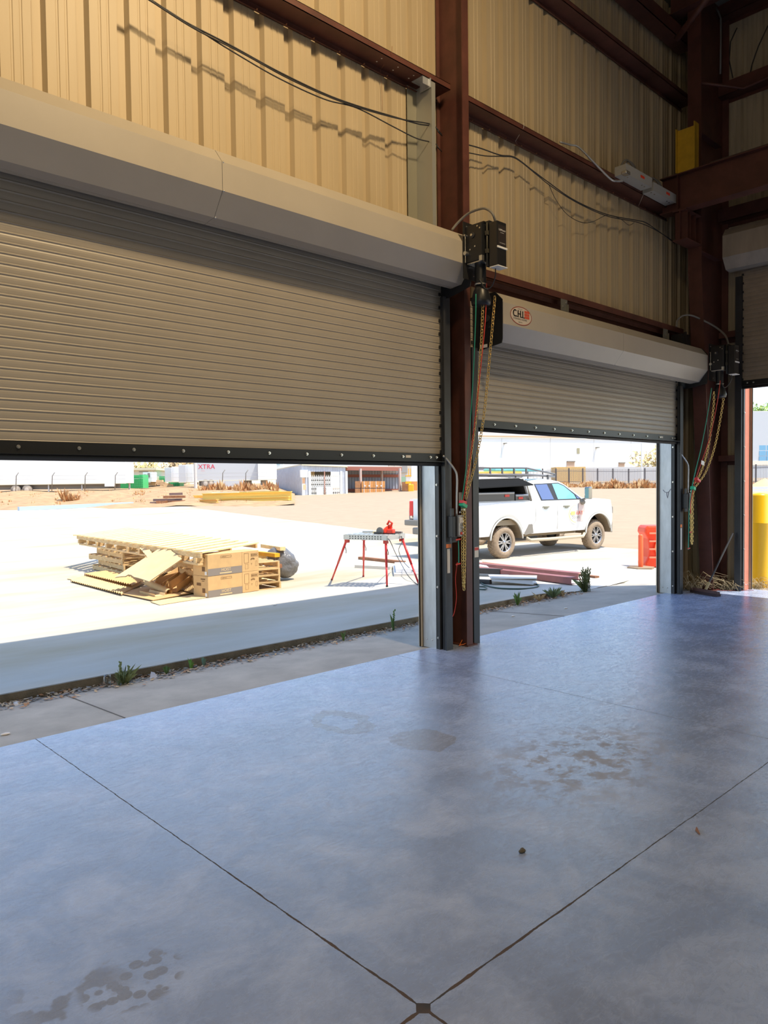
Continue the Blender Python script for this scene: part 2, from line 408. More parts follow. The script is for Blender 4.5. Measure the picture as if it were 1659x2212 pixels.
b.prism([(-6.2, 5.95, rz_(5.95)), (-6.2, -9.6, rz_(-9.6)), (-6.2, -9.6, rz_(-9.6)+0.06), (-6.2, 5.95, rz_(5.95)+0.06)], (18.6, 0, 0))
struct(b.build('ceiling', mat('roof_liner', (0.20, 0.19, 0.15), 0.6)))
# ================================================================ yard
b = MB()
ys = [5.31, 5.8, 6.3, 6.69]
xs = [-14+0.5*i for i in range(0, 53)]+[12.25]
def apz(x, y): return -0.09*(y-5.31)/1.39-0.002
for y0, y1 in zip(ys, ys[1:]): b.strip([(x, y0, apz(x, y0)) for x in xs], [(x, y1, apz(x, y1)) for x in xs])
struct(b.build('apron_strip', m_apron, base=(3, 6, 0)))
b = MB()   # cross joint in the apron
for xx in (2.34, 8.2): b.bar((xx, 5.32, 0.0005), (xx+0.02, 6.55, -0.0785), 0.007, 0.003)
struct(b.build('apron_joint', mat('joint_dark', (0.16, 0.14, 0.12), 0.9)))
XB = [(5, 20.0), (12, 20.0), (19, 19.9), (31, 23.2), (65, 31.8), (120, 46), (330, 100)]
def xb(y):
    for (a, p), (c, q) in zip(XB, XB[1:]):
        if y <= c: return p+(q-p)*clamp((y-a)/(c-a))
    return XB[-1][1]
yl = [6.70, 7.2, 7.7, 8.3, 9, 10, 11, 11.7, 13, 15, 18, 22, 27, 33, 40, 48, 56, 62, 68, 74, 80, 90, 105, 130, 170, 230, 320]
b = MB()
for y0, y1 in zip(yl, yl[1:]):
    A = []; B = []
    for i in range(61):
        for lst, y in ((A, y0), (B, y1)):
            x = -30+(xb(y)+30)*i/60; lst.append((x, y, gz(x, y)))
    b.strip(A, B)
xr = [12.25, 12.7, 13.2, 14, 15, 16, 17.3, 18.6, 20.0]
for x0, x1 in zip(xr, xr[1:]):
    yy = [-40+46.7*i/40 for i in range(41)]
    b.strip([(x0, y, gz(x0, y)) for y in yy][::-1], [(x1, y, gz(x1, y)) for y in yy][::-1])
b.strip([(-60, -40, -.1), (-60, 6.7, -.1)], [(-6, -40, -.1), (-6, 6.7, -.1)]) if False else b.add([(-60, -40, -.12), (-6.0, -40, -.12), (-6.0, 5.31, -.12), (-60, 5.31, -.12)], [(0, 1, 2, 3)])
struct(b.build('yard_slab', m_conc, base=(0, 8, 0)))
b = MB()
ytop = lambda x: gz(x, 6.70)
xc = [-14+0.25*i for i in range(0, 106)]
b.strip([(x, 6.70, -0.16) for x in xc], [(x, 6.70, ytop(x)+0.001) for x in xc]); b.strip([(x, 6.70, ytop(x)+0.001) for x in xc], [(x, 6.74, gz(x, 6.74)+0.001) for x in xc])
struct(b.build('yard_curb', m_curb, base=(0, 6.7, -0.16)))
b = MB()
for y0, y1 in zip(yl, yl[1:]):
    A = []; B = []
    for i in range(81):
        t = (i/80.0)**1.8
        for lst, y in ((A, y0), (B, y1)):
            x = xb(y)+(320-xb(y))*t; lst.append((x, y, gz(x, y)))
    b.strip(A, B)
xr2 = [20, 22, 25, 28, 32, 37, 43, 50, 60, 72, 86, 105, 130, 170, 230, 320]
for x0, x1 in zip(xr2, xr2[1:]):
    yy = [-60+66.7*i/40 for i in range(41)]
    b.strip([(x0, y, gz(x0, y)) for y in yy][::-1], [(x1, y, gz(x1, y)) for y in yy][::-1])
struct(b.build('asphalt_lot', m_asph, base=(40, 20, 0)))
# dirt bank in front of the trailers
b = MB()
ds = [57.5, 60, 63, 66, 69, 72, 75, 78, 82, 90, 105, 140]; ss = [-1.1+0.02*i for i in range(0, 50)]
def dz(D, s):
    p = FH*D+RH*(s*D); e = 0.17
    return (p.x, p.y, gz(p.x, p.y)-0.04+(e+0.04)*smooth((D-57.5)/2.5)+(0.07*math.sin(D*1.7+s*90)+0.05*math.sin(s*260)) * smooth((D-58)/3))
for d0, d1 in zip(ds, ds[1:]):
    def row(d): return [dz(d+(1.6*math.sin(s*40) if d == ds[0] else 0), s) for s in ss]
    b.strip(row(d0), row(d1))
struct(b.build('dirt_bank', m_dirt, base=(30, 70, 0)))
# ================================================================ rolling doors
YC = 5.15      # curtain plane of the front wall doors
def TA(u, w_, z): return (u, YC-w_, z)
def TBm(u, w_, z): return (11.95-w_, u, z)
def shell_profile(bm, prof, u0, u1, th=0.004):
    n = len(prof); q = []
    for i in range(n):
        a = prof[max(i-1, 0)]; c = prof[min(i+1, n-1)]
        t = V((c[0]-a[0], c[1]-a[1])).normalized(); q.append((prof[i][0]-t.y*th, prof[i][1]+t.x*th))
    poly = [(u0, p[0], p[1]) for p in prof]+[(u0, p[0], p[1]) for p in q[::-1]]
    bm.prism(poly, (u1-u0, 0, 0))
def curtain(bm, u0, u1, z0, z1, pitch=0.0667):
    pr = []; z = z0
    while z < z1:
        for dz_, d in ((0, 0.000), (0.003, 0.0045), (0.008, 0.006), (0.012, 0.001), (0.015, -0.0005), (0.024, 0.0012), (0.040, 0.0024), (0.054, 0.0018), (0.063, 0.0002)):
            pr.append((d, z+dz_))
        z += pitch
    bm.strip([(u0, d, zz) for d, zz in pr], [(u1, d, zz) for d, zz in pr])
    bm.strip([(u0, d-0.012, zz) for d, zz in pr[::4]], [(u1, d-0.012, zz) for d, zz in pr[::4]])
def roller(n, T, u0, u1, zb, prof, joint, hu0, hu1, zg, guide_l=True, guide_r=True, slatm=m_slat, hoodm=m_hood, jamb_mat=m_galv, nb=12, gap=0.0):
    root = bpy.data.objects.new('door_%d' % n, None); col.objects.link(root); root['kind'] = 'structure'
    root.location = T((u0+u1)/2, 0, 0); ORG[root.name] = V(root.location)
    zt = max(p[1] for p in prof)-0.05
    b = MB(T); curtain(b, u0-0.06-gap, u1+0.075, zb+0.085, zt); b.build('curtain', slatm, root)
    # end locks of the slats at the guides
    b = MB(T); z = zb+0.10
    while z < zt-0.3:
        b.box((u1+0.0, 0.0, z), (u1+0.03, 0.012, z+0.03)); b.box((u0-0.03, 0.0, z), (u0-0.0, 0.012, z+0.03)); z += 0.1334
    b.build('end_lock', m_dark, root)
    b = MB(T); b.box((u0-0.05, 0.004, zb+0.012), (u1+0.06, 0.010, zb+0.095)); b.box((u0-0.05, 0.004, zb+0.006), (u1+0.06, 0.07, zb+0.012)); b.box((u0-0.05, -0.07, zb+0.006), (u1+0.06, -0.004, zb+0.012)); b.box((u0-0.05, -0.014, zb+0.012), (u1+0.06, -0.008, zb+0.095))
    bar = b.build('bottom_bar', m_black, root)
    b = MB(T); b.smooth = True
    b.tube([(u0, 0.0, zb-0.012), (u1+0.05, 0.0, zb-0.012)], 0.022, 10); b.build('bottom_seal', mat('seal_rubber', (0.05, 0.045, 0.04), 0.6), bar)
    b = MB(T); b.box((u1-0.50, 0.0101, zb+0.045), (u1-0.43, 0.0112, zb+0.07)); b.build('serial_plate', m_label, bar)['label'] = 'small pale serial plate'
    for i in range(nb):
        u = u0+0.35+(u1-u0-0.5)*i/(nb-1)
        for k in ((0, .09) if i == nb-1 else (0,)):
            b = MB(T); b.cyl((u+k, 0.010, zb+0.055), (u+k, 0.016, zb+0.055), 0.013, n=10); b.cyl((u+k, 0.016, zb+0.055), (u+k, 0.026, zb+0.055), 0.008, n=6); b.build('bolt', m_zinc, bar)
    for side, on in ((-1, guide_l), (1, guide_r)):
        if not on: continue
        e = u1 if side > 0 else u0
        def bx(bm, a0, a1, w0, w1, z0, z1): bm.box((e+side*a0, w0, z0), (e+side*a1, w1, z1))
        b = MB(T); bx(b, 0.0, 0.10, -0.06, -0.016, 0.0, zg); bx(b, .085, .10, -0.016, .062, 0, zg)
        bx(b, 0.008, 0.10, 0.022, 0.030, 0, zg); bx(b, 0.014, 0.022, 0.030, 0.05, 0, zg)
        bx(b, 0.004, 0.10, 0.062, 0.072, 0.0, zg)
        g = b.build('guide', m_guide, root)
        z = 0.12
        while z < zg-0.2:
            b = MB(T); b.cyl((e, -0.040, z), (e-side*0.006, -0.040, z), 0.012, n=10); b.cyl((e-side*0.006, -0.040, z), (e-side*0.014, -0.040, z), 0.008, n=6); b.build('guide_bolt', m_zinc, g); z += 0.53
        b = MB(T); bx(b, 0.0, 0.012, -0.262, -0.062, 0.0, zg+0.25); bx(b, 0.0, 0.07, -0.068, -0.062, 0.0, zg+0.25); bx(b, 0.0, 0.07, -0.262, -0.255, 0.0, zg+0.25); bx(b, 0.058, 0.07, -0.255, -0.23, 0, zg+0.25)
        j = b.build('jamb', jamb_mat, root)
        for dz_ in (0.085, 0.085):
            pass
        for w_ in (-0.125, -0.20):
            b = MB(T); b.ball((e-side*0.001, w_, 0.085), 0.009, 8, 4); b.build('rivet', m_zinc, j)
        b = MB(T); bx(b, -0.038, 0.0, -0.275, -0.262, 0.0, zg+0.25); bx(b, -0.038, -0.034, -0.285, -0.262, 0.0, zg+0.25); b.build('jamb_trim', m_trim, root)
    # hood in two lengths with a lapped joint
    spans = [(hu0, joint), (joint+0.003, hu1)] if joint else [(hu0, hu1)]
    lipw, lipz = prof[-1]
    for a, c in spans:
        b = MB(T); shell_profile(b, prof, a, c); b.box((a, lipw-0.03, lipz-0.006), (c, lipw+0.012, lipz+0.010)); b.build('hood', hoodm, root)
    if joint:
        b = MB(T)
        for (w0, z0), (w1, z1) in zip(prof[1:], prof[2:]):
            b.bar((joint+0.001, w0+0.001, z0), (joint+0.001, w1+0.001, z1), 0.006, 0.003, up=(1, 0, 0))
        b.build('hood_seam', m_dark, root)
        for w_, z in prof[2:-1]:
            b = MB(T); b.ball((joint+0.012, w_, z), 0.008, 7, 4); b.build('hood_screw', m_zinc, root)
    return root
def prof_for(zt, zb_): return [(-0.20, zt+0.11), (0.305, zt+0.11), (0.396, zt), (0.396, zb_), (0.274, zb_-0.158), (0.16, zb_-0.168)]
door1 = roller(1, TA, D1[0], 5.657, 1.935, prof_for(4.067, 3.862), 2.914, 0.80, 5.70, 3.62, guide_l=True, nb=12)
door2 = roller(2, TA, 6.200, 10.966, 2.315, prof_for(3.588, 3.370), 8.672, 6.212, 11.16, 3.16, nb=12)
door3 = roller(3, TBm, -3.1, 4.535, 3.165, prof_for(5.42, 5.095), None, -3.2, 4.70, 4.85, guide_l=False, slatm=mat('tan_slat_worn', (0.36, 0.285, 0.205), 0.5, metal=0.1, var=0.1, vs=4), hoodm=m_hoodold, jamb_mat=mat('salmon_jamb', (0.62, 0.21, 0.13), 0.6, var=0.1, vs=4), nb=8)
# black bracket plates that carry the barrel ends
def bracket(T, u, prof, side, root, zlow):
    f, zt = prof[2]; zb_ = prof[3][1]; k = 0.006
    poly = [(-0.02, zlow), (0.10, zlow), (f-0.01, zb_-0.20), (f, zb_-0.16), (f, zt+0.03), (f-0.09, zt+0.12), (-0.18, zt+0.12), (-0.18, zlow+0.2)]
    b = MB(T); b.prism([(u, p, q) for p, q in poly], (side*0.010, 0, 0)); return b.build('end_bracket', m_black, root)
p1, p2, p3 = prof_for(4.067, 3.862), prof_for(3.588, 3.370), prof_for(5.42, 5.095)
bracket(TA, 5.70, p1, 1, door1, 3.60); bracket(TA, 11.16, p2, 1, door2, 3.13); bracket(TA, 6.211, p2, -1, door2, 3.13)
br2 = [c for c in door2.children if c.name.startswith('end_bracket')][-1]
b = MB(TA); b.box((6.197, 0.10, 3.15), (6.1995, 0.20, 3.185)); b.build('bracket_sticker', m_label, br2)
b = MB(TA); b.cyl((6.200, 0.2, 3.45), (6.190, 0.2, 3.45), 0.035, n=14)
for a in range(5): 
    t = a*1.2566; b.cyl((6.201, 0.2+0.10*math.cos(t), 3.45+0.10*math.sin(t)), (6.192, 0.2+0.10*math.cos(t), 3.45+0.10*math.sin(t)), 0.009, n=7)
b.build('bracket_bearing', m_dark, br2)
# maker's oval badge on the hood of door 2
hood2 = [c for c in door2.children if c.name.startswith('hood')][0]
oc = V((6.52, YC-0.396-0.0056, 3.487)); ox, oz = V((1, 0, 0)), V((0, 0, 1))
def ell(rx, rz_, off, n=40): return [oc+ox*(rx*math.cos(2*math.pi*i/n))+oz*(rz_*math.sin(2*math.pi*i/n))+V((0, -off, 0)) for i in range(n)]
b = MB(); o_, i_ = ell(.190, .098, 0), ell(.180, .089, 0); n_ = len(o_)
b.add(o_+i_, [(i, (i+1) % n_, n_+(i+1) % n_, n_+i) for i in range(n_)]); b.build('badge_ring', mat('badge_brown', (0.28, 0.05, 0.03), 0.5), hood2)
b = MB(); b.add(ell(.180, .089, 0), [tuple(range(40))]); b.build('badge', mat('badge_cream', (0.60, 0.52, 0.42), 0.5), hood2)
b = MB()
for q in (-.004, 0, .004): b.text('C.H.I.', oc+V((-0.145+q, -0.002, -0.018)), ox, oz, 0.108, 0, xs=0.80)
b.text('OVERHEAD DOORS', oc+V((-0.145, -0.002, -0.044)), ox, oz, 0.024, 0, xs=1.15); b.text('MADE IN USA', oc+V((-0.06, -0.002, 0.065)), ox, oz, 0.014, 0); b.text('SINCE 1981', oc+V((-0.05, -0.002, -0.072)), ox, oz, 0.014, 0)
b.build('badge_lettering', m_text, hood2)
b = MB()
for i in range(3):
    for j in range(3): q = oc+V((0.058+i*0.030, -0.002, -0.018+j*0.029)); b.add([q, q+ox*.026, q+ox*.026+oz*.025, q+oz*.025], [(0, 1, 2, 3)])
b.build('badge_squares', mat('badge_red', (0.65, 0.07, 0.02), 0.5), hood2)
# stickers on the guides
def sticker(door, T, u0, u1, z0, z1, m, nm='guide_sticker', w_=0.0725):
    b = MB(T); b.box((u0, w_, z0), (u1, w_+0.0012, z1)); return b.build(nm, m, door)
sticker(door1, TA, 5.665, 5.745, 1.060, 1.100, m_orange, 'guide_tag')['label'] = 'orange tag'
sticker(door1, TA, 5.680, 5.722, 0.80, 1.05, m_label)['label'] = 'narrow white warning sticker'
sticker(door2, TA, 6.118, 6.182, 0.93, 1.04, m_label)['label'] = 'small white and red sticker'
b = MB(TA); b.box((6.118, .0738, 1.005), (6.182, .0744, 1.035)); b.build('sticker_band', m_redcord, door2)
sticker(door2, TA, 10.975, 11.03, 1.02, 1.065, m_orange, 'guide_tag')['label'] = 'orange tag'
sticker(door2, TA, 10.98, 11.02, 0.68, 1.01, m_label)['label'] = 'narrow white warning sticker'
# dark marker scrawl on the galvanised jamb
jr = [c for c in door2.children if c.name.startswith('jamb') and 'trim' not in c.name][-1]
b = MB(); pts = []
for px, py in ((1432, 1058), (1436, 1063), (1441, 1064), (1445, 1062), (1449, 1056)): pts.append(onx(px, py, 10.964))
b.tube(pts, .004, 5); b.tube([onx(px, py, 10.964) for px, py in ((1440, 1064), (1440, 1070), (1442, 1076), (1443, 1070), (1444, 1063))], .0045, 5); b.build('marker_scrawl', mat('scrawl', (0.2, 0.2, 0.26), 0.6), jr)
# ================================================================ steel frame
def hsec(name, label, cat, cx, y0, y1, wd, z0, z1, tf=0.011, tw=0.008, base=None):
    t = thing(name, label, cat, (cx, (y0+y1)/2, z0))
    b = MB(); b.box((cx-wd/2, y0, z0), (cx+wd/2, y0+tf, z1)); b.box((cx-wd/2, y1-tf, z0), (cx+wd/2, y1, z1)); b.box((cx-tw/2, y0+tf, z0), (cx+tw/2, y1-tf, z1)); b.build('shaft', m_red, t)
    return t
c1 = hsec('steel_column', 'red brown steel H column between the two front rolling doors', 'column', 5.998, 5.050, 5.415, 0.096, 0.0, ROOF)
b = MB(); b.box((5.945, 5.035, 0.0), (6.105, 5.42, 0.014)); b.build('base_plate', m_red, c1)
# tapered corner column with a bracket for the crane beam
c2 = thing('tapered_column', 'dark red tapered steel column in the far corner right of the second door', 'column', (11.6, 4.95, 0))
YA, YB = 4.856, 5.060
def fx(z): return 11.645-0.095*z if z < 4.9 else 11.18-0.010*(z-4.9)
zz = [0, 1.5, 3.2, 4.9, 6.5, ROOF]
b = MB()
for z0, z1 in zip(zz, zz[1:]):
    b.prism([(fx(z0), YA, z0), (fx(z0)+.014, YA, z0), (fx(z1)+.014, YA, z1), (fx(z1), YA, z1)], (0, YB-YA, 0))
    b.prism([(fx(z0)+.014, 4.954, z0), (XP-.05, 4.954, z0), (XP-.05, 4.954, z1), (fx(z1)+.014, 4.954, z1)], (0, 0.010, 0))
b.box((XP-.05, YA, 0), (XP-.036, YB, ROOF)); b.build('shaft', m_red, c2)
b = MB(); b.box((11.55, 4.82, 0), (12.19, 5.10, 0.015)); b.build('base_plate', m_red, c2)
bk = MB(); bk.box((10.67, YA, 5.235), (11.20, YB, 5.250)); bk.box((10.67, YA, 5.655), (11.20, YB, 5.670)); bk.box((10.67, 4.953, 5.25), (11.20, 4.965, 5.655))
for x in (10.73, 10.83, 11.0): bk.box((x, YA+.01, 5.25), (x+.012, YB-.01, 5.655))
bk.build('beam_bracket', m_red, c2)
b = MB()
for z in (5.16, 6.9): b.box((fx(z), YA, z), (11.9, YB, z+.012))
b.build('stiffener', m_red, c2)
# crane runway beam along the right wall
cb = thing('crane_beam', 'dark red I beam on the corner column bracket running along the right wall', 'beam', (10.79, 2, 5.68))
b = MB(); b.box((10.69, -3, 5.680), (10.89, 5.269, 5.695)); b.box((10.69, -3, 6.19), (10.89, 5.269, 6.206)); b.box((10.783, -3, 5.695), (10.797, 5.269, 6.19)); b.build('beam', m_red, cb)
b = MB(); b.box((10.70, 5.0, 5.695), (10.783, 5.012, 6.19)); b.box((10.70, 3.95, 6.206), (10.71, 4.0, 6.21)); b.build('web_stiffener', m_red, cb)
b = MB(); b.box((10.755, -3, 6.206), (10.825, 4.55, 6.245)); b.build('crane_rail', mat('rail_steel', (0.10, 0.085, 0.07), 0.5, metal=0.5), cb)
es = MB()
es.box((10.70, 4.735, 6.206), (10.712, 5.00, 6.815)); 
es.box((10.655, 5.00, 6.206), (10.75, 5.012, 6.83)); es.box((10.66, 4.735, 6.206), (10.80, 4.747, 6.86))
tag(es.build('beam_end_stop', mat('dull_yellow_paint', (0.60, 0.36, 0.02), 0.5, var=0.12, vs=7)), 'yellow steel end stop standing on the crane beam beside the corner column', 'end stop')
# Z shaped girts of the front wall
def girt(x0, x1, z, label, holes=(), tone=m_red):
    t = thing('wall_girt', label, 'girt', ((x0+x1)/2, 5.3, z), 0, 'horizontal girts of the front wall')
    b = MB(); b.box((x0, 5.205, z), (x1, 5.415, z+.006)); b.box((x0, 5.205, z), (x1, 5.211, z+.062)); b.box((x0, 5.205, z+.056), (x1, 5.232, z+.062))
    b.box((x0, 5.409, z-.055), (x1, 5.415, z)); b.box((x0, 5.39, z-.055), (x1, 5.415, z-.049)); b.build('girt_section', tone, t)
    if holes:
        for hx_, hy in holes: b = MB(); b.cyl((hx_, hy, z-.0012), (hx_, hy, z+.001), 0.008, n=8); b.build('bolt_hole', m_label, t)
    x = max(x0, 2.0)+.15
    while x < x1 and z < 7: b = MB(); b.cyl((x, 5.388, z-.052), (x, 5.375, z-.052), .006, n=6); b.build('screw_tip', m_rust, t); x += PER
    return t
girt(-6, 5.94, 5.815, 'red brown wall girt above the first rolling door, left of the column', [(x, y) for x in (5.02, 5.24, 5.46) for y in (5.27, 5.34)])
girt(6.05, 11.2, 5.80, 'red brown wall girt right of the column carrying the grey boxes')
girt(6.05, 11.7, 7.63, 'upper red brown wall girt high on the right bay')
girt(-6, 5.94, 7.63, 'upper red brown wall girt high on the left bay')
t = thing('door_header', 'red brown steel header above the hood of the second rolling door', 'girt', (8.6, 5.3, 4.0))
b = MB(); b.box((6.05, 5.205, 3.99), (11.35, 5.415, 3.996)); b.box((6.05, 5.205, 3.99), (11.35, 5.212, 4.075)); b.box((6.05, 5.405, 3.93), (11.35, 5.415, 3.99)); b.build('channel', m_red, t)
b = MB(); b.box((6.05, 5.28, 3.94), (11.35, 5.29, 3.99)); b.build('lip', m_red, t)
# galvanised strut above door 1 and the clip angles
st = thing('galvanised_strut', 'galvanised vertical strut between first door hood and girt beside the column', 'strut', (5.60, 5.28, 4.15))
b = MB(); b.box((5.640, 5.19, 4.17), (5.690, 5.196, 5.79)); b.box((5.634, 5.19, 4.17), (5.640, 5.41, 5.79)); b.box((5.634, 5.404, 4.17), (5.69, 5.41, 5.79)); b.build('channel', mat('strut_galv', (.42, .42, .38), .45, metal=.5), st)
b = MB(); b.box((5.52, 5.20, 5.735), (5.634, 5.206, 5.812)); b.box((5.52, 5.20, 5.806), (5.634, 5.36, 5.812)); b.box((5.61, 5.18, 5.72), (5.618, 5.33, 5.812)); b.build('clip_angle', m_galv, st)
b = MB(); b.box((5.50, 5.405, 4.18), (5.634, 5.41, 5.79)); b.build('web_back', mat('strut_web', (.30, .29, .23), .5, metal=.4), st)
for i, x in enumerate((8.02, 10.72)):
    t = thing('clip_bracket', ['galvanised clip bracket on the header near the middle of second door', 'galvanised clip bracket on the header near the corner column'][i], 'bracket', (x, 5.2, 3.82))
    b = MB(); b.box((x-.07, 5.19, 3.85), (x+.07, 5.196, 3.99)); b.box((x+.05, 5.16, 3.76), (x+.056, 5.26, 3.93)); b.build('plate', mat('dull_galv', (.22, .22, .20), .5, metal=.5), t)
    b = MB(); b.cyl((x-.03, 5.19, 3.9), (x-.03, 5.18, 3.9), .012, n=8); b.build('bolt', m_zinc, t); b = MB(); b.cyl((x+.03, 5.19, 3.95), (x+.03, 5.18, 3.95), .012, n=8); b.build('bolt', m_zinc, t)
# corner steel up high
tag(MB().box((5.0, 5.15, 8.36), (11.5, 5.37, 8.37)).box((5.0, 5.15, 8.36), (11.5, 5.158, 8.56)).build('eave_strut', m_red), 'dark red eave strut high above the upper girt of the front wall', 'beam')
b = MB(); b.box((11.0, -9, 8.72), (11.22, 5.3, 8.735)); b.box((11.10, -9, 8.735), (11.115, 5.3, 9.05)); tag(b.build('roof_rafter', m_red), 'dark steel rafter under the roof above the corner column', 'beam')
b = MB(); b.smooth = True; b.tube([ony(1462, 84, 5.02), ony(1498, 36, 4.7), ony(1536, -14, 4.4)], .045, 10); tag(b.build('diagonal_brace', m_red), 'red diagonal tube brace under the roof by the corner column', 'brace')
def wgirt(y0, y1, z, label, d=.2):
    b = MB(); b.box((XP-.215, y0, z), (XP-.005, y1, z+.006)); b.box((XP-.215, y0, z), (XP-.208, y1, z+d)); b.box((XP-.012, y0, z-.05), (XP-.005, y1, z)); return tag(b.build('wall_girt', m_red), label, 'girt', 'horizontal girts of the right wall')
wgirt(-5, 4.95, 7.72, 'dark girt on the right wall above the crane beam'); wgirt(-5, 4.95, 8.93, 'topmost dark girt on the right wall just under the roof')
wgirt(-5, 4.95, 5.78, 'dark girt on the right wall behind the crane beam'); wgirt(4.55, 4.93, 3.96, 'short girt on the right wall beside the corner column at hood height', .1); wgirt(4.55, 4.93, 2.02, 'short girt on the right wall behind the hanging chain', .1)
b = MB(); b.smooth = True; b.tube([(11.25, 4.9, 7.66), (11.8, 4.5, 7.62), (12.05, 3.2, 7.84)], .022, 8); tag(b.build('brace_rod', m_red), 'thin dark brace rod running from corner column along the right wall', 'brace')
for i, P in enumerate((((1592, 60), (1578, 90), (1575, 130), (1583, 168)), ((1659, 55), (1638, 100), (1624, 140), (1619, 168)))):
    b = MB(); b.smooth = True; b.tube([onx(px, py, XP-.03) for px, py in P], .008, 6)
    tag(b.build('hanging_wire', m_dark), ['thin black wire on the right wall nearest the corner column', 'thin black wire on the right wall at the right picture edge'][i], 'wire')
b = MB(); b.smooth = True; b.tube([onx(px, py, 11.9) for px, py in ((1540, 8), (1552, 26), (1557, 40), (1557, 90), (1556, 160))], .014, 7); tag(b.build('grey_conduit', m_greyhose), 'grey conduit bending down behind the corner column under the roof', 'conduit')
# ================================================================ door operators, chains, cords, cables
def catmull(P, k=10):
    P = [V(p) for p in P]; Q = [P[0]*2-P[1]]+P+[P[-1]*2-P[-2]]; out = []
    for i in range(1, len(Q)-2):
        a, b_, c, d = Q[i-1:i+3]
        for j in range(k):
            t = j/k; out.append(0.5*((2*b_)+(c-a)*t+(2*a-5*b_+4*c-d)*t*t+(3*b_-a-3*c+d)*t**3))
    return out+[P[-1]]
def operator(base, label, logo=True):
    """base: front-left-top corner of the mounting plate, local frame x right, y into the wall"""
    x0, y0, z0 = base
    t = thing('door_operator', label, 'door operator', (x0+.12, y0, z0-.5))
    b = MB(); b.box((x0, y0, z0-.545), (x0+.24, y0+.008, z0)); pl = b.build('mounting_plate', mat('operator_plate', (0.02, 0.02, 0.021), 0.35), t)
    for dx, dz_ in ((.05, -.04), (.13, -.055), (.15, -.50), (.20, -.06)):
        b = MB(); b.cyl((x0+dx, y0-.002, z0+dz_), (x0+dx, y0+.002, z0+dz_), .008, n=8); b.build('plate_screw', m_zinc, pl)
    b = MB(); b.box((x0+.03, y0-.20, z0-.40), (x0+.235, y0, z0-.05)); hs = b.build('gear_housing', m_black, t, bevel=.006)
    b = MB(); b.cyl((x0+.029, y0-.09, z0-.15), (x0+.020, y0-.09, z0-.15), .028, n=16); b.build('shaft_boss', m_dark, hs)
    b = MB(); b.cyl((x0+.02, y0-.09, z0-.15), (x0+.008, y0-.09, z0-.15), .012, n=10); b.build('shaft_end', m_zinc, hs)
    b = MB(); b.cyl((x0+.03, y0-.02, z0-.14), (x0-.01, y0-.02, z0-.14), .009, n=8); b.cyl((x0+.03, y0-.02, z0-.31), (x0-.005, y0-.02, z0-.31), .020, n=12); b.cyl((x0+.005, y0-.02, z0-.14), (x0+.005, y0-.02, z0-.40), .005, n=6); b.build('release_lever', m_zinc, hs)
    for dy, dz_ in ((.12, -.26), (.06, -.28), (.15, -.075), (.18, -.10)):
        b = MB(); b.cyl((x0+.03, y0-dy, z0+dz_), (x0+.026, y0-dy, z0+dz_), .008, n=8); b.build('housing_screw', m_zinc, hs)
    b = MB(); b.box((x0+.04, y0-.19, z0-.412), (x0+.15, y0-.01, z0-.402)); b.box((x0+.028, y0-.205, z0-.41), (x0+.06, y0-.17, z0-.36)); b.build('bottom_bracket', m_zinc, hs)
    b = MB(); b.box((x0+.06, y0-.205, z0-.05), (x0+.22, y0-.03, z0-.035)); b.build('top_bracket', m_black, hs)
    b = MB(); b.box((x0+.09, y0-.34, z0-.475), (x0+.235, y0-.24, z0-.055)); cv = b.build('control_cover', mat('operator_cover', (0.017, 0.017, 0.018), 0.3), t, bevel=.008)
    b = MB(); b.box((x0+.10, y0-.24, z0-.46), (x0+.22, y0-.20, z0-.03)); b.build('control_back', m_black, t)
    b = MB(); b.tube([(x0+.082, y0-.225, z0-.46), (x0+.082, y0-.225, z0-.05)], .008, 8)
    for dz_ in (-.15, -.32): b.box((x0+.07, y0-.24, z0+dz_-.02), (x0+.092, y0-.21, z0+dz_+.02))
    b.build('hinge_rod', mat('hinge_olive', (0.06, 0.055, 0.04), 0.5), t)
    b = MB(); b.box((x0+.104, y0-.342, z0-.28), (x0+.222, y0-.340, z0-.09)); b.build('cover_panel', mat('cover_panel', (0.03, 0.024, 0.022), 0.4), cv)
    b = MB(); b.box((x0+.088, y0-.348, z0-.31), (x0+.238, y0-.34, z0-.292)); b.build('cover_strip', m_white, cv); b = MB(); b.box((x0+.088, y0-.35, z0-.482), (x0+.236, y0-.25, z0-.474)); b.build('cover_strip', m_white, cv)
    if logo:
        b = MB(); b.text('LiftMaster', (x0+.112, y0-.3435, z0-.145), (1, 0, 0), (0, 0, 1), .026); b.build('cover_lettering', m_white, cv); b = MB(); b.text('COMMERCIAL', (x0+.135, y0-.3435, z0-.165), (1, 0, 0), (0, 0, 1), .009); b.text('DOOR OPERATOR', (x0+.125, y0-.3435, z0-.262), (1, 0, 0), (0, 0, 1), .010); b.build('cover_lettering', m_white, cv)
    b = MB(); b.smooth = True; b.cyl((x0+.135, y0-.10, z0-.40), (x0+.135, y0-.10, z0-.60), .055, n=18); mo = b.build('motor', m_black, t)
    b = MB(); b.cyl((x0+.135, y0-.10, z0-.598), (x0+.135, y0-.10, z0-.612), .060, n=18); b.build('motor_clamp', m_zinc, mo)
    b = MB(); b.lathe([(.03, 0), (.05, -.005), (.075, -.06), (.098, -.15), (.09, -.19), (.06, -.20), (0, -.20)], (x0+.14, y0-.10, z0-.61), n=18); b.build('chain_wheel_guard', m_black, t)
    b = MB(); b.smooth = True; b.tube(catmull([(x0+.15, y0-.27, z0-.47), (x0+.16, y0-.26, z0-.55), (x0+.18, y0-.2, z0-.63), (x0+.12, y0-.17, z0-.66), (x0+.08, y0-.15, z0-.60), (x0+.09, y0-.12, z0-.56)]), .006, 6); b.build('motor_cable', m_dark, t)
    return t
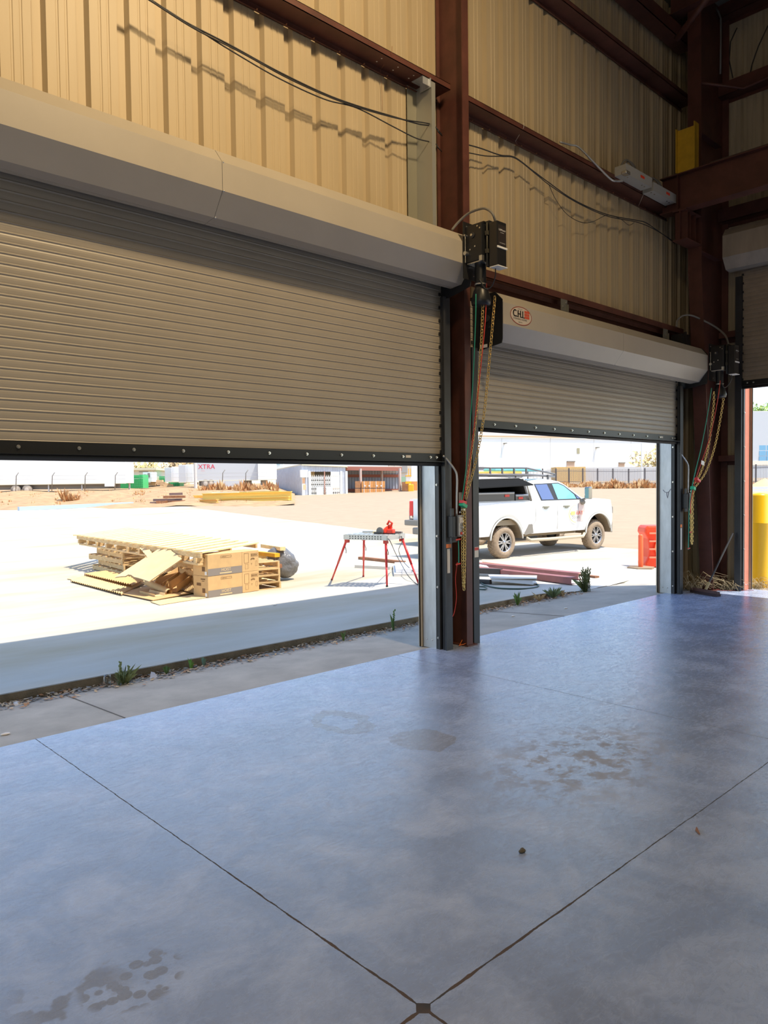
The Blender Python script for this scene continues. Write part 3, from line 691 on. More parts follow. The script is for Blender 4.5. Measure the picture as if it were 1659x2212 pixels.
op1 = operator((5.573, 4.735, 4.256), 'black door operator on hood end beside the column between the doors')
op2 = operator((11.17, 4.735, 3.765), 'black door operator on the hood end at the corner column')
def gray_hose(P, label, r=.014):
    b = MB(); b.smooth = True; b.tube(catmull(P, 8), r, 9); return tag(b.build('flexible_conduit', m_greyhose), label, 'conduit')
gray_hose([ony(976, 497, 4.95), ony(990, 480, 4.9), ony(1012, 461, 4.8), ony(1038, 451, 4.65), ony(1052, 452, 4.55), ony(1064, 462, 4.47), ony(1071, 480, 4.47)], 'grey flexible conduit arching into the operator of first door', .012)
gray_hose([ony(1461, 705, 5.1), ony(1463, 692, 5.1), ony(1475, 682, 5.05), ony(1492, 681, 4.98), ony(1515, 690, 4.9), ony(1545, 706, 4.75), ony(1566, 724, 4.6), ony(1574, 744, 4.5)], 'grey flexible conduit arching into the operator at corner column', .014)
def chain(paths, label, link=.042, r=.0042, name='hoist_chain'):
    t = thing(name, label, 'chain', paths[0][-1], 0)
    for P in paths:
        b = MB(); b.smooth = True
        P = catmull(P, 14); acc = 0; k = 0; last = P[0]; i = 1
        step = link*.72; pos = [P[0]]
        for a, c in zip(P, P[1:]):
            L = (c-a).length; u = 0
            while acc+L-u >= step:
                u += step-acc; acc = 0; pos.append(a+(c-a)*(u/L))
            acc += L-u
        for a, c in zip(pos, pos[1:]):
            d = (c-a).normalized(); m = (a+c)/2; s = V((1, 0, 0)) if k % 2 == 0 else V((0, 1, 0)); s = (s-d*s.dot(d)).normalized(); k += 1
            h = link/2-r; wd = link*.30
            ring = [m+d*(h*.62+wd*.62*math.sin(q))+s*(wd*math.cos(q)) for q in (0, .785, 1.57, 2.356, 3.1416)]+[m-d*(h*.62+wd*.62*math.sin(q))-s*(wd*math.cos(q)) for q in (0, .785, 1.57, 2.356, 3.1416)]
            b.tube(ring, r, 5, closed=True)
        b.build('chain_strand', m_brass, t)
    return t
K1 = ony(999, 1088, 4.985)
ca = [ony(1043, 650, 4.60), ony(1040, 730, 4.63), ony(1030, 880, 4.75), ony(1017, 985, 4.87), ony(1004, 1075, 4.97)]
cb_ = [ony(1069, 640, 4.62), ony(1060, 745, 4.64), ony(1046, 890, 4.75), ony(1030, 985, 4.87), ony(1006, 1078, 4.97)]
hg1 = [ony(1000, 1085, 4.98), ony(999, 1120, 4.985), ony(999, 1200, 4.985), ony(1001, 1272, 4.985)]
hg2 = [ony(1003, 1085, 4.96), ony(1004, 1120, 4.955), ony(1004, 1200, 4.955), ony(1002, 1278, 4.97)]
c_1 = chain([ca, cb_, hg1, hg2], 'brass hoist chain tied up and hanging beside the column between doors')
ca2 = [ony(1542, 846, 4.62), ony(1541, 880, 4.65), ony(1530, 965, 4.72), ony(1514, 1020, 4.77), ony(1499, 1045, 4.80)]
cb2 = [ony(1564, 846, 4.62), ony(1560, 880, 4.65), ony(1545, 960, 4.72), ony(1525, 1018, 4.77), ony(1502, 1052, 4.80)]
h21 = [ony(1496, 1055, 4.81), ony(1493, 1080, 4.82), ony(1493, 1130, 4.82), ony(1494, 1176, 4.82)]
h22 = [ony(1499, 1055, 4.79), ony(1496, 1080, 4.79), ony(1496, 1130, 4.79), ony(1495, 1180, 4.80)]
c_2 = chain([ca2, cb2, h21, h22], 'brass hoist chain tied up and hanging beside the tapered corner column', link=.046, r=.005)
def cord(P, m, label, r=.005, k=10):
    b = MB(); b.smooth = True; b.tube(catmull(P, k), r, 6); return tag(b.build('nylon_rope', m), label, 'rope')
cord([ony(1028, 635, 4.58), ony(1027, 700, 4.6), ony(1020, 850, 4.75), ony(1008, 1000, 4.9), ony(997, 1090, 4.96)], m_green, 'green pull cord from first door operator down to the knot by column')
cord([ony(1051, 612, 4.58), ony(1049, 680, 4.58), ony(1040, 780, 4.62), ony(1016, 990, 4.86), ony(1000, 1085, 4.95)], m_redcord, 'red pull cord from first door operator down to the knot by column')
cord([ony(1537, 838, 4.6), ony(1530, 885, 4.66), ony(1515, 965, 4.74), ony(1497, 1042, 4.79), ony(1489, 1100, 4.82), ony(1488, 1150, 4.83), ony(1487, 1188, 4.83)], m_green, 'green pull cord hanging from the corner operator', .006)
cord([ony(1556, 822, 4.58), ony(1549, 870, 4.62), ony(1533, 945, 4.69), ony(1503, 1035, 4.77), ony(1492, 1085, 4.80), ony(1492, 1110, 4.80)], m_redcord, 'red pull cord hanging from the corner operator', .006)
cord([ony(988, 1215, 5.0), ony(984, 1250, 5.02), ony(986, 1290, 5.02), ony(982, 1320, 5.03), ony(978, 1332, 5.035)], m_redcord, 'thin red cord hanging against the column web below the control box', .0035)
cord([ony(990, 1166, 4.98), ony(991, 1190, 4.98), ony(991, 1220, 4.98)], m_green, 'short green cord below the control box beside column', .005)
def knot(c, ms, label, s=1.0):
    t = thing('tie_tape', label, 'tape', c)
    b = MB(); b.obox(V(c)+V((0, 0, .02*s)), (V((1, 0, -.25)), V((0, 1, 0)), V((.25, 0, 1))), .032*s, .025*s, .014*s); b.build('red_tape', ms[0], t)
    b = MB(); b.obox(V(c)+V((.004, 0, -.012*s)), (V((1, 0, -.45)), V((0, 1, 0)), V((.45, 0, 1))), .036*s, .027*s, .016*s); b.build('green_tape', ms[1], t)
m_gtape = mat('green_tape', (0.02, 0.45, 0.22), 0.4); m_rtape = mat('red_tape', (0.75, 0.04, 0.04), 0.4)
knot(ony(1000, 1089, 4.955), (m_rtape, m_gtape), 'red and green tape bundling the chain beside the column', 1.0)
b = MB(); p = ony(1506, 1037, 4.77); b.obox(p, (V((1, 0, -.45)), V((0, 1, 0)), V((.45, 0, 1))), .055, .03, .016); tag(b.build('tie_tape', m_rtape), 'red tape across the chain strands by the corner column', 'tape')
b = MB(); p = ony(1497, 1055, 4.79); b.obox(p, (V((1, 0, -.45)), V((0, 1, 0)), V((.45, 0, 1))), .03, .03, .022); tag(b.build('tie_tape', m_gtape), 'green tape knot on the chain by the corner column', 'tape')
for px, py, y, lab in ((990, 1166, 4.97, 'red pull toggle just under the control box by column'), (990, 1219, 4.975, 'red pull toggle lower on the short green cord by column'), (1492, 1150, 4.80, 'red pull toggle on the corner chain, upper one'), (1488, 1185, 4.82, 'red pull toggle at the end of the corner green cord')):
    b = MB(); p = ony(px, py, y); b.cyl(p+V((-.03, 0, 0)), p+V((.03, 0, .004)), .009, n=8); tag(b.build('pull_toggle', m_redcord), lab, 'toggle')
b = MB(); b.obox(ony(1518, 1000, 4.72), (V((1, 0, -.2)), V((0, 1, 0)), V((.2, 0, 1))), .05, .002, .03); tag(b.build('chain_tag', m_label), 'white paper tag hanging on the corner chain', 'tag')
tag(MB().obox(ony(994.5, 1073, 5.0), (V((1, 0, 0)), V((0, 1, 0)), V((0, 0, 1))), .022, .002, .045).build('chain_tag', m_greyp), 'small grey tag hanging by the tape knot at the column', 'tag')
# loose orange twine at the foot of the column
b = MB(); b.smooth = True; b.tube(catmull([(5.90, 5.12, .012), (5.97, 5.08, .03), (6.02, 5.1, .05), (6.0, 5.15, .055), (5.94, 5.13, .03), (5.88, 5.1, .012)]), .004, 5); tag(b.build('orange_twine', m_orange), 'loop of orange twine at the foot of the column', 'twine')
# control boxes with bent galvanised conduit
def control_box(x, y, z, label, s=1.0):
    t = thing('control_box', label, 'control box', (x, y, z))
    b = MB(); b.box((x-.06*s, y-.02, z), (x+.02*s, y+.07, z+.22)); bb = b.build('box_body', m_black, t, bevel=.004)
    b = MB(); b.box((x+.0*s, y-.045, z+.01), (x+.075*s, y-.02, z+.23)); fp = b.build('face_plate', mat('plate_alu', (0.36, 0.34, 0.32), 0.4, metal=0.6), t, bevel=.002)
    b = MB(); b.box((x+.012*s, y-.050, z+.15), (x+.062*s, y-.045, z+.205)); b.build('open_button', m_label, fp)
    b = MB(); b.box((x+.025*s, y-.051, z+.03), (x+.052*s, y-.045, z+.055)); b.build('stop_button', m_redcord, fp)
    b = MB(); b.text('OPEN', (x+.022*s, y-.0455, z+.125), (1, 0, 0), (0, 0, 1), .014); b.text('CLOSE', (x+.020*s, y-.0455, z+.095), (1, 0, 0), (0, 0, 1), .014); b.text('STOP', (x+.022*s, y-.0455, z+.065), (1, 0, 0), (0, 0, 1), .014); b.build('button_lettering', m_text, fp)
    b = MB()
    for i in (.008, .067):
        for k in (.02, .22): b.cyl((x+i*s, y-.045, z+k), (x+i*s, y-.048, z+k), .005, n=6)
    b.build('face_screw', m_dark, fp)
    b = MB(); b.smooth = True; b.tube(catmull([(x+.02*s, y, z+.22), (x+.025*s, y, z+.45), (x+.03*s, y, z+.60), (x+.02*s, y+.01, z+.68), (x-.04*s, y+.05, z+.78), (x-.09*s, y+.08, z+.84)], 6), .011, 8); b.build('conduit', m_galv, t)
    b = MB(); b.box((x-.06*s, y-.0, z-.05), (x+.02*s, y+.02, z+.01)); b.box((x-.06*s, y+.0, z+.22), (x-.02*s, y+.02, z+.30)); b.build('mounting_tab', m_guide, t)
    b = MB(); b.box((x+.03*s, y-.03, z+.27), (x+.12*s, y-.026, z+.31)); b.box((x+.03*s, y-.03, z+.25), (x+.05*s, y-.026, z+.31)); b.build('conduit_clip', m_galv, t)
pcb = ony(984, 1161, 5.02); control_box(pcb.x, 5.02, pcb.z, 'black and silver push button box beside column between the doors')
pcb = ony(1485, 1098, 5.02); control_box(pcb.x, 5.02, pcb.z, 'black push button box on the far guide of the second door', 1.0)
# black cables slung along the front wall
def cable(P, label, r=.007):
    b = MB(); b.smooth = True; b.tube(catmull(P, 8), r, 6); return tag(b.build('black_cable', m_dark), label, 'cable', 'black cables slung along the front wall')
ycab = 5.23
def cab(L): return [ony(px, py, y) for px, py, y in L]
cable(cab(((300, -18, ycab), (330, 2, ycab), (400, 47, ycab), (500, 99, ycab), (600, 154, ycab), (700, 202, ycab), (770, 228, ycab), (850, 252, ycab), (905, 268, ycab), (938, 273, ycab), (948, 286, 5.2), (955, 293, 5.3))), 'uppermost black cable slung above the first door, left of column')
cable(cab(((300, -14, 5.22), (330, 5, 5.22), (420, 62, 5.22), (520, 113, 5.22), (620, 168, 5.22), (710, 209, 5.22), (780, 234, 5.22), (860, 256, 5.22), (930, 268, 5.22), (945, 280, 5.2), (954, 290, 5.3))), 'middle black cable slung above the first door, left of column', .006)
cable(cab(((300, -12, ycab), (345, 12, ycab), (430, 66, ycab), (500, 110, ycab), (600, 168, ycab), (700, 214, ycab), (770, 233, ycab), (850, 274, ycab), (900, 299, ycab), (938, 309, ycab), (947, 320, 5.2), (954, 327, 5.3))), 'lowest black cable slung above the first door, left of column', .006)
yc2 = 5.30
cable(cab(((1012, 313, yc2), (1040, 321, yc2), (1080, 335, yc2), (1112, 340, yc2), (1150, 368, yc2), (1185, 394, yc2), (1240, 432, yc2), (1310, 463, yc2), (1375, 476, yc2), (1395, 481, yc2), (1420, 498, yc2), (1455, 522, yc2))), 'upper black cable right of the column under the girt')
cable(cab(((1012, 330, yc2), (1050, 337, yc2), (1085, 338, yc2), (1115, 343, yc2), (1160, 378, yc2), (1190, 402, yc2), (1245, 437, yc2), (1312, 467, yc2), (1380, 481, yc2), (1425, 502, yc2), (1458, 526, yc2))), 'lower black cable right of the column under the girt', .006)
cable(cab(((1185, 397, yc2), (1200, 430, yc2), (1225, 463, yc2), (1255, 480, yc2), (1280, 479, yc2), (1312, 465, yc2), (1340, 473, yc2), (1358, 486, yc2), (1370, 481, yc2))), 'thin black cable drooping in a loop right of the column', .004)
def thin(P, label, m=m_label, r=.0022):
    b = MB(); b.smooth = True; b.tube(P, r, 4); return tag(b.build('tie_wire', m), label, 'wire')
thin([ony(847, 100, 5.19), ony(846, 118, 5.19), ony(822, 150, 5.40), ony(825, 200, 5.40), ony(826, 240, 5.40)], 'thin rusty wire hanging from the girt left of the column', m_rust)
thin([ony(1132, 265, 5.19), ony(1131, 276, 5.19), ony(1113, 306, 5.41), ony(1118, 312, 5.41)], 'thin pale wire across the girt right of the column')
thin([ony(1390, 420, 5.19), ony(1379, 446, 5.40)], 'thin pale wire below the grey electrical boxes')
# grey electrical boxes with conduit on the girt
def ebox(x0, x1, z0, z1, label, txt):
    t = thing('electrical_box', label, 'electrical box', ((x0+x1)/2, 5.13, z0))
    b = MB(); b.box((x0, 5.04, z0), (x1, 5.20, z1)); bo = b.build('enclosure', m_grey, t, bevel=.004)
    b = MB(); b.box((x0-.004, 5.032, z0-.004), (x1+.004, 5.04, z1+.004)); cv = b.build('cover', m_grey, t)
    b = MB(); u = x0+(x1-x0)*.55
    b.box((u, 5.0305, z0+.05), (u+.11, 5.032, z0+.085)); b.build('warning_label', mat('label_red', (0.85, 0.06, 0.02), 0.5), cv)
    for q in (.06, .2, .75, .85): b = MB(); b.cyl((x0+(x1-x0)*q, 5.09, z0), (x0+(x1-x0)*q, 5.09, z0-.004), .012, n=8); b.build('knockout', m_zinc, bo)
    for q in (.45, .55):
        b = MB(); b.smooth = True; u = x0+(x1-x0)*q; b.tube(catmull([(u+.2, 5.2, z1), (u+.14, 5.18, z1+.13), (u, 5.22, z1+.2), (u-.03, 5.32, z1+.05)], 6), .012, 7); b.build('conduit_elbow', m_greyhose, bo)
    return t
ebox(9.26, 9.98, 5.83, 5.955, 'grey electrical box on the girt, the left one with the bare conduit', 1)
ebox(10.03, 10.72, 5.80, 5.915, 'grey electrical box on the girt, the right one against the crane beam', 1)
b = MB(); b.smooth = True; b.tube(catmull([ony(1210, 307, 5.37), ony(1232, 313, 5.35), ony(1250, 318, 5.3), ony(1282, 350, 5.2), ony(1318, 386, 5.11), ony(1332, 391, 5.1), ony(1345, 391, 5.1)], 6), .013, 8)
tag(b.build('bare_conduit', m_galv), 'shiny bent conduit running from wall to left electrical box', 'conduit')
tag(MB().box((9.25, 5.02, 5.825), (9.36, 5.10, 5.868)).build('conduit_connector', m_zinc, bevel=.01), 'zinc conduit connector on the left electrical box', 'connector')
b = MB(); b.box((10.93, 5.02, 3.72), (11.15, 5.20, 3.93)); b.box((10.95, 4.98, 3.72), (10.965, 5.02, 3.95)); tag(b.build('motor_box', m_black), 'black box on top of the second door hood at the corner column', 'box')
# ================================================================ broom, grass, litter on the floor
pb = onz(1522, 1279, .04)
t = thing('push_broom', 'push broom lying by the corner column with handle against the right wall guide', 'broom', (pb.x, pb.y, 0))
a, c = onz(1495, 1272, .05), onz(1552, 1282, .05)
b = MB(); b.bar(a, c, .075, .045); b.build('broom_head', mat('broom_head', (0.09, 0.045, 0.04), 0.6, var=0.3, vs=9), t, bevel=.012)
b = MB(); b.bar(a+V((0, 0, -.03)), c+V((0, 0, -.03)), .085, .035); b.build('bristles', mat('bristle', (0.05, 0.03, 0.032), 0.9), t)
hd = onz(1526, 1270, .09); top = onx(1583, 1152, 11.80)
b = MB(); b.smooth = True; b.cyl(hd, top, .014, n=8); b.build('handle', mat('handle_black', (0.05, 0.05, 0.055), 0.4), t)
b = MB(); b.smooth = True; b.cyl(hd-(top-hd).normalized()*.03, hd+(top-hd).normalized()*.10, .022, n=8); b.build('handle_socket', mat('socket_tan', (0.45, 0.34, 0.16), 0.6), t)
def grass(c, n, rad, h, label, m=m_straw, seed=1):
    rnd = random.Random(seed); b = MB()
    for i in range(n):
        a = rnd.uniform(0, 6.28); r = rad*rnd.random()**.6; p = V(c)+V((r*math.cos(a), r*math.sin(a), .004)); a2 = rnd.uniform(0, 6.28); L = h*rnd.uniform(.5, 1.2)
        q = p+V((math.cos(a2)*L*.5, math.sin(a2)*L*.5, L*rnd.uniform(.3, .8))); e = q+V((math.cos(a2)*L*.6, math.sin(a2)*L*.6, -L*rnd.uniform(0, .45))); e.z = max(e.z, c[2]+.005)
        b.tube([p, (p+q)/2+V((0, 0, .04*h)), q, e], [.0035, .0032, .003, .002], 3)
    return tag(b.build('dry_grass', m), label, 'grass', None, 'stuff')
pg = onz(1499, 1274, 0); grass((pg.x, pg.y, 0), 110, .15, .36, 'tuft of dry grass in the corner left of the tapered column')
pg = onz(1570, 1275, 0); grass((pg.x, pg.y, 0), 70, .12, .25, 'tuft of dry grass between tapered column and right wall', seed=4)
b = MB(); p = onz(1550, 1276, .02); b.tube(catmull([p+V((0, .05, 0)), p+V((.03, 0, .02)), p+V((.05, -.03, 0)), p+V((.2, -.1, -.01)), p+V((.5, -.35, -.012))]), .004, 5); tag(b.build('red_cord', mat('dull_red_cord', (.22, .03, .03), .7)), 'bit of red cord on the floor behind the broom', 'cord')
b = MB(); p = onz(1509, 1798, 0); b.prism([p+V((-.028, -.02, .002)), p+V((.03, .02, .002)), p+V((.034, .026, .002)), p+V((.0, .016, .002)), p+V((-.02, -.006, .002))], (0, 0, .007)); tag(b.build('wood_chip', m_rust), 'small brown wood chip on the floor at right', 'wood chip')
b = MB(); p = onz(1128, 1841, 0); b.ball(p+V((0, 0, .006)), (.022, .014, .008), 8, 5); b.ball(p+V((.012, .008, .006)), (.012, .010, .008), 7, 5); tag(b.build('dirt_clod', mat('clod', (0.10, 0.08, 0.05), 0.9)), 'small dark dirt clod on the floor right of centre', 'dirt')
# ================================================================ white pickup trucks
def arc(cx, cz, r, a0, a1, n=10): return [(cx+r*math.cos(R(a0+(a1-a0)*i/n)), cz+r*math.sin(R(a0+(a1-a0)*i/n))) for i in range(n+1)]
WB = 3.86; RT = 0.42; HW = 1.02
def wheel(root, x, side, name='wheel'):
    """side -1 = right side of the truck (local -y)"""
    yo = side*0.98; yi = side*0.70
    ax = V((0, side, 0))
    b = MB(); prof = [(0.245, 0.03), (0.26, 0.0), (0.33, -0.0), (0.385, 0.02), (0.415, 0.055), (0.42, 0.10), (0.42, 0.21), (0.40, 0.26), (0.33, 0.28), (0.24, 0.27)]
    b.lathe([(r, -h) for r, h in prof], (x, yo, RT), ax, 28)
    ty = b.build('tyre', m_tyre, root, local=True)
    b = MB()
    for i in range(28):
        t = i*2*math.pi/28
        for h, sh in ((.085, .0), (.155, .5), (.225, .0)):
            t2 = t+sh*2*math.pi/28; c = V((x+.421*math.cos(t2), yo-side*h, RT+.421*math.sin(t2)))
            b.obox(c, (V((-math.sin(t2), 0, math.cos(t2))), V((0, 1, 0)), V((math.cos(t2), 0, math.sin(t2)))), .030, .024, .006)
    b.build('tread', m_tyre, ty, local=True)
    b = MB(); b.lathe([(0.25, -.03), (0.235, -.035), (.225, -.10), (0.22, -.24), (0.0, -.24)], (x, yo, RT), ax, 24); b.build('wheel_well_disc', m_dark, ty, local=True)
    b = MB(); b.lathe([(0.252, -.02), (0.240, -.02), (.228, -.06)], (x, yo, RT), ax, 28); b.lathe([(0, -.03), (.05, -.03), (.065, -.05), (.075, -.08)], (x, yo, RT), ax, 16)
    for i in range(6):
        for dd in (-.17, .17):
            t = i*math.pi/3+dd; u = V((math.cos(t), 0, math.sin(t))); v = V((-math.sin(t), 0, math.cos(t)))
            b.obox(V((x, yo-side*.055, RT))+u*.15, (u, V((0, 1, 0)), v), .09, .014, .017)
    b.build('rim', m_rim, ty, local=True)
    b = MB()
    for i in range(8): t = i*math.pi/4; b.cyl((x+.052*math.cos(t), yo-side*.03, RT+.052*math.sin(t)), (x+.052*math.cos(t), yo-side*.018, RT+.052*math.sin(t)), .009, n=6)
    b.build('lug_nut', m_zinc, ty, local=True)
    return ty
def section_body(root, name, m, stations, bevel=.03):
    """loft of closed half sections mirrored in y: stations = [(x, [(halfwidth, z) from bottom to top])]"""
    b = MB(); b.smooth = True; rings = []
    for x, prof in stations:
        pr = [(x, -w_, z) for w_, z in prof]+[(x, w_, z) for w_, z in prof[::-1]]; rings.append(pr)
    n = len(rings[0]); vs = [p for r in rings for p in r]; fs = []
    for i in range(len(rings)-1):
        for k in range(n): fs.append((i*n+k, i*n+(k+1) % n, (i+1)*n+(k+1) % n, (i+1)*n+k))
    fs.append(tuple(range(n))[::-1]); fs.append(tuple(range((len(rings)-1)*n, len(rings)*n)))
    b.add(vs, fs); return b.build(name, m, root, local=True, bevel=bevel)
def pickup(label, loc, rz, full=True):
    t = thing('pickup_truck', label, 'truck', loc, rz)
    # body sides as sheets following the real outline with wheel arches, slightly bulged
    XR, XF = -1.27, 4.80
    zb_, zbelt = 0.56, 1.46
    def topz(x):
        if x < 3.25: return 1.47
        if x < 4.55: return 1.47-0.035*((x-3.25)/1.3)
        return 1.435-0.30*((x-4.55)/.25)**2
    def botz(x):
        z = 0.60
        for cx, r in ((0, 0.60), (WB, 0.585)):
            if abs(x-cx) < r: z = max(z, 0.46+math.sqrt(r*r-(x-cx)**2)*1.02)
        if x > 4.45: z = max(z, .50)
        return z
    xs = sorted(set([XR, -1.1, -.9, -.75]+[round(-.6+.05*i, 3) for i in range(25)]+[.7, .9, 1.12, 1.4, 1.8, 2.2, 2.6, 2.9, 3.1, 3.2]+[round(WB-.585+.04875*i, 4) for i in range(25)]+[4.5, 4.55, 4.6, 4.65, 4.7, 4.75, 4.79]))
    def hw(x, k):   # k 0..1 bottom to top
        taper = 1.0-0.22*clamp((x-4.35)/.45)**2-0.02*clamp((-0.8-x)/.5)
        bulge = (0.97, 1.0, 1.012, 1.015, 1.005, .985, .955)[k]
        fl = 0.018 if min(abs(x), abs(x-WB)) < .66 and k in (1, 2, 3) else 0
        return (HW*bulge+fl)*taper
    for side in (-1, 1):
        b = MB(); b.smooth = True; rows = []
        for x in xs:
            z0, z1 = botz(x), topz(x); rows.append([(x, side*hw(x, k), z0+(z1-z0)*k/6.0) for k in range(7)])
        for r0, r1 in zip(rows, rows[1:]): b.strip(r0, r1)
        b.build('body_side', m_truck, t, local=True)
    b = MB(); b.smooth = True   # hood and front
    A = [[(x, y*HW*.955*(1.0-0.22*clamp((x-4.35)/.45)**2), topz(x)+.05*(1-y*y)) for y in (-1, -.8, -.4, 0, .4, .8, 1)] for x in [3.1, 3.3, 3.6, 4.0, 4.3, 4.55, 4.65, 4.72, 4.79]]
    for r0, r1 in zip(A, A[1:]): b.strip(r0, r1)
    b.build('hood', m_truck, t, local=True)
    b = MB(); b.box((4.66, -.78, .62), (4.79, .78, 1.15)); b.build('grille', m_dark, t, local=True, bevel=.02)
    for s in (-1, 1):
        b = MB(); b.box((4.50, s*.72, 1.02), (4.75, s*.90, 1.24)); b.build('headlamp', m_greyp, t, local=True, bevel=.03)
    b = MB(); b.prism([(4.50, -.98, .48), (4.70, -.90, .45), (4.90, -.6, .48), (4.92, .6, .48), (4.70, .90, .45), (4.50, .98, .48)], (0, 0, .34)); b.build('front_bumper', m_greyp, t, local=True, bevel=.03)
    b = MB(); b.box((-1.50, -1.00, .62), (-1.27, 1.00, .80)); rb = b.build('rear_bumper', m_greyp, t, local=True, bevel=.03)
    b = MB(); b.box((-1.55, -.06, .44), (-1.2, .06, .56)); b.box((-1.4, -.05, .5), (-1.3, .05, .64)); b.build('tow_hitch', m_dark, rb, local=True)
    b = MB(); b.box((-1.285, -.80, .70), (-1.25, .80, 1.47)); tgt = b.build('tailgate', m_truck, t, local=True, bevel=.02)
    for s in (-1, 1):
        b = MB(); b.box((-1.292, s*.80, .92), (-1.20, s*.985, 1.40)); b.build('tail_lamp', mat('tail_red', (0.75, 0.02, 0.02), 0.25), t, local=True, bevel=.02)
    # underbody and wheel houses
    b = MB(); b.box((-1.2, -.62, .50), (4.5, .62, .85)); b.box((-1.2, -.95, .86), (3.1, .95, 1.0)); b.box((.62, -.93, .60), (3.24, .93, .9)); b.build('chassis', mat('chassis_tan', (0.30, 0.24, 0.16), 0.8), t, local=True)
    for s in (-1, 1):
        for cx in (0, WB):
            b = MB(); P = arc(cx, .45, .60, 5, 175, 12); b.strip([(p[0], s*.66, p[1]) for p in P], [(p[0], s*1.0, p[1]) for p in P])
            b.build('wheel_liner', mat('liner_tan', (0.26, 0.20, 0.13), 0.9), t, local=True)
    for s in (-1, 1):
        for cx in (0, WB):
            b = MB(); b.smooth = True; P = arc(cx, .46, .605, -2, 182, 20); b.tube([(p[0], s*(HW+.012), max(.5, p[1]*1.0)) for p in P], .022, 6); b.build('arch_trim', m_greyp if not full else mat('arch_white', (0.62, 0.62, 0.58), 0.35), t, local=True)
        b = MB(); b.smooth = True; b.tube([(.75, s*1.02, .50), (.85, s*1.08, .44), (1.6, s*1.09, .43), (3.05, s*1.09, .43), (3.18, s*1.04, .50)], .045, 9); b.build('side_step', mat('step_tan', (0.50, 0.42, 0.30), 0.5), t, local=True)
        b = MB(); b.prism([(.68, s*1.025, .58), (1.02, s*1.025, .62), (.98, s*1.025, .86), (.84, s*1.025, .86)], (0, s*.012, 0)); b.build('bed_step', m_greyp, t, local=True)
    # cab
    cab = [(1.06, 1.44, .955), (1.12, 1.98, .80)]
    prof = [(1.04, 1.45), (1.10, 1.90), (1.20, 2.00), (1.6, 2.045), (2.0, 2.04), (2.35, 1.985), (2.55, 1.90), (3.20, 1.50), (3.26, 1.45)]
    def ch(z): return .985-.20*clamp((z-1.45)/.6)**1.15
    b = MB(); b.smooth = True; n = len(prof)
    L_ = [(x, -ch(z), z) for x, z in prof]; R_ = [(x, ch(z), z) for x, z in prof]
    M1 = [(x, -ch(z)*.72, z+(.03 if z > 1.6 else 0)) for x, z in prof]; M2 = [(x, ch(z)*.72, z+(.03 if z > 1.6 else 0)) for x, z in prof]
    for P, Q in ((L_, M1), (M1, M2), (M2, R_)): b.strip(P, Q)
    b.smooth = False
    for s in (-1, 1):
        P = [(x, s*ch(z), z) for x, z in prof]; b.add(P, [tuple(range(n))])
    b.build('cab', m_truck, t, local=True)
    b = MB(); b.add([(2.56, -.74, 1.915), (2.56, .74, 1.915), (3.19, .88, 1.525), (3.19, -.88, 1.525)], [(0, 1, 2, 3)]); b.build('windshield', m_glass, t, local=True)
    def sidepane(pts, name, m, s, off=.006):
        b = MB(); P = [V((x, s*(ch(z)+off), z)) for x, z in pts]; b.prism(P, (0, -s*.004, 0)); return b.build(name, m, t, local=True)
    for s in (-1, 1):
        fr = sidepane([(1.27, 1.93), (2.30, 1.955), (2.52, 1.88), (3.12, 1.50), (3.12, 1.475), (1.40, 1.475)], 'window_frame', m_dark, s, .004)
        sidepane([(1.31, 1.905), (1.80, 1.92), (1.93, 1.50), (1.44, 1.50)], 'side_window', m_glass, s, .009)
        sidepane([(2.02, 1.925), (2.28, 1.93), (2.49, 1.86), (2.84, 1.62), (2.90, 1.50), (2.10, 1.50)], 'side_window', mat('lit_teal_glass', (0.20, 0.47, 0.52), 0.05, spec=.8), s, .009)  # opaque pane, its bright lit look is painted in as teal
        sidepane([(2.90, 1.60), (3.06, 1.505), (2.94, 1.505)], 'quarter_window', m_glass, s, .009)
        for x in (1.55, 2.42):
            b = MB(); b.smooth = True; b.tube([(x-.13, s*1.02, 1.30), (x-.07, s*1.055, 1.315), (x+.07, s*1.055, 1.315), (x+.13, s*1.02, 1.30)], .022, 7); b.ball((x, s*1.022, 1.275), (.085, .012, .04), 10, 6); b.build('door_handle', mat('handle_grey', (0.36, 0.36, 0.30), 0.4), t, local=True)
        for x in (1.12, 2.02, 3.18):
            b = MB(); b.tube([(x, s*1.031, 1.44), (x, s*1.036, 1.2), (x, s*1.035, .95), (x-(.25 if x == 1.12 else 0), s*1.02, .68)], .004, 4); b.build('door_gap', m_greyp, t, local=True)
        b = MB(); b.box((3.02, s*1.16, 1.48), (3.16, s*1.34, 1.83)); mr = b.build('mirror', mat('mirror_chrome', (0.35, 0.36, 0.36), 0.12, metal=.8), t, local=True, bevel=.03)
        b = MB(); b.tube([(3.08, s*.95, 1.45), (3.10, s*1.15, 1.50)], .03, 7); b.ball((3.1, s*1.05, 1.40), (.10, .07, .08), 10, 6); b.build('mirror_arm', m_greyp, mr, local=True)
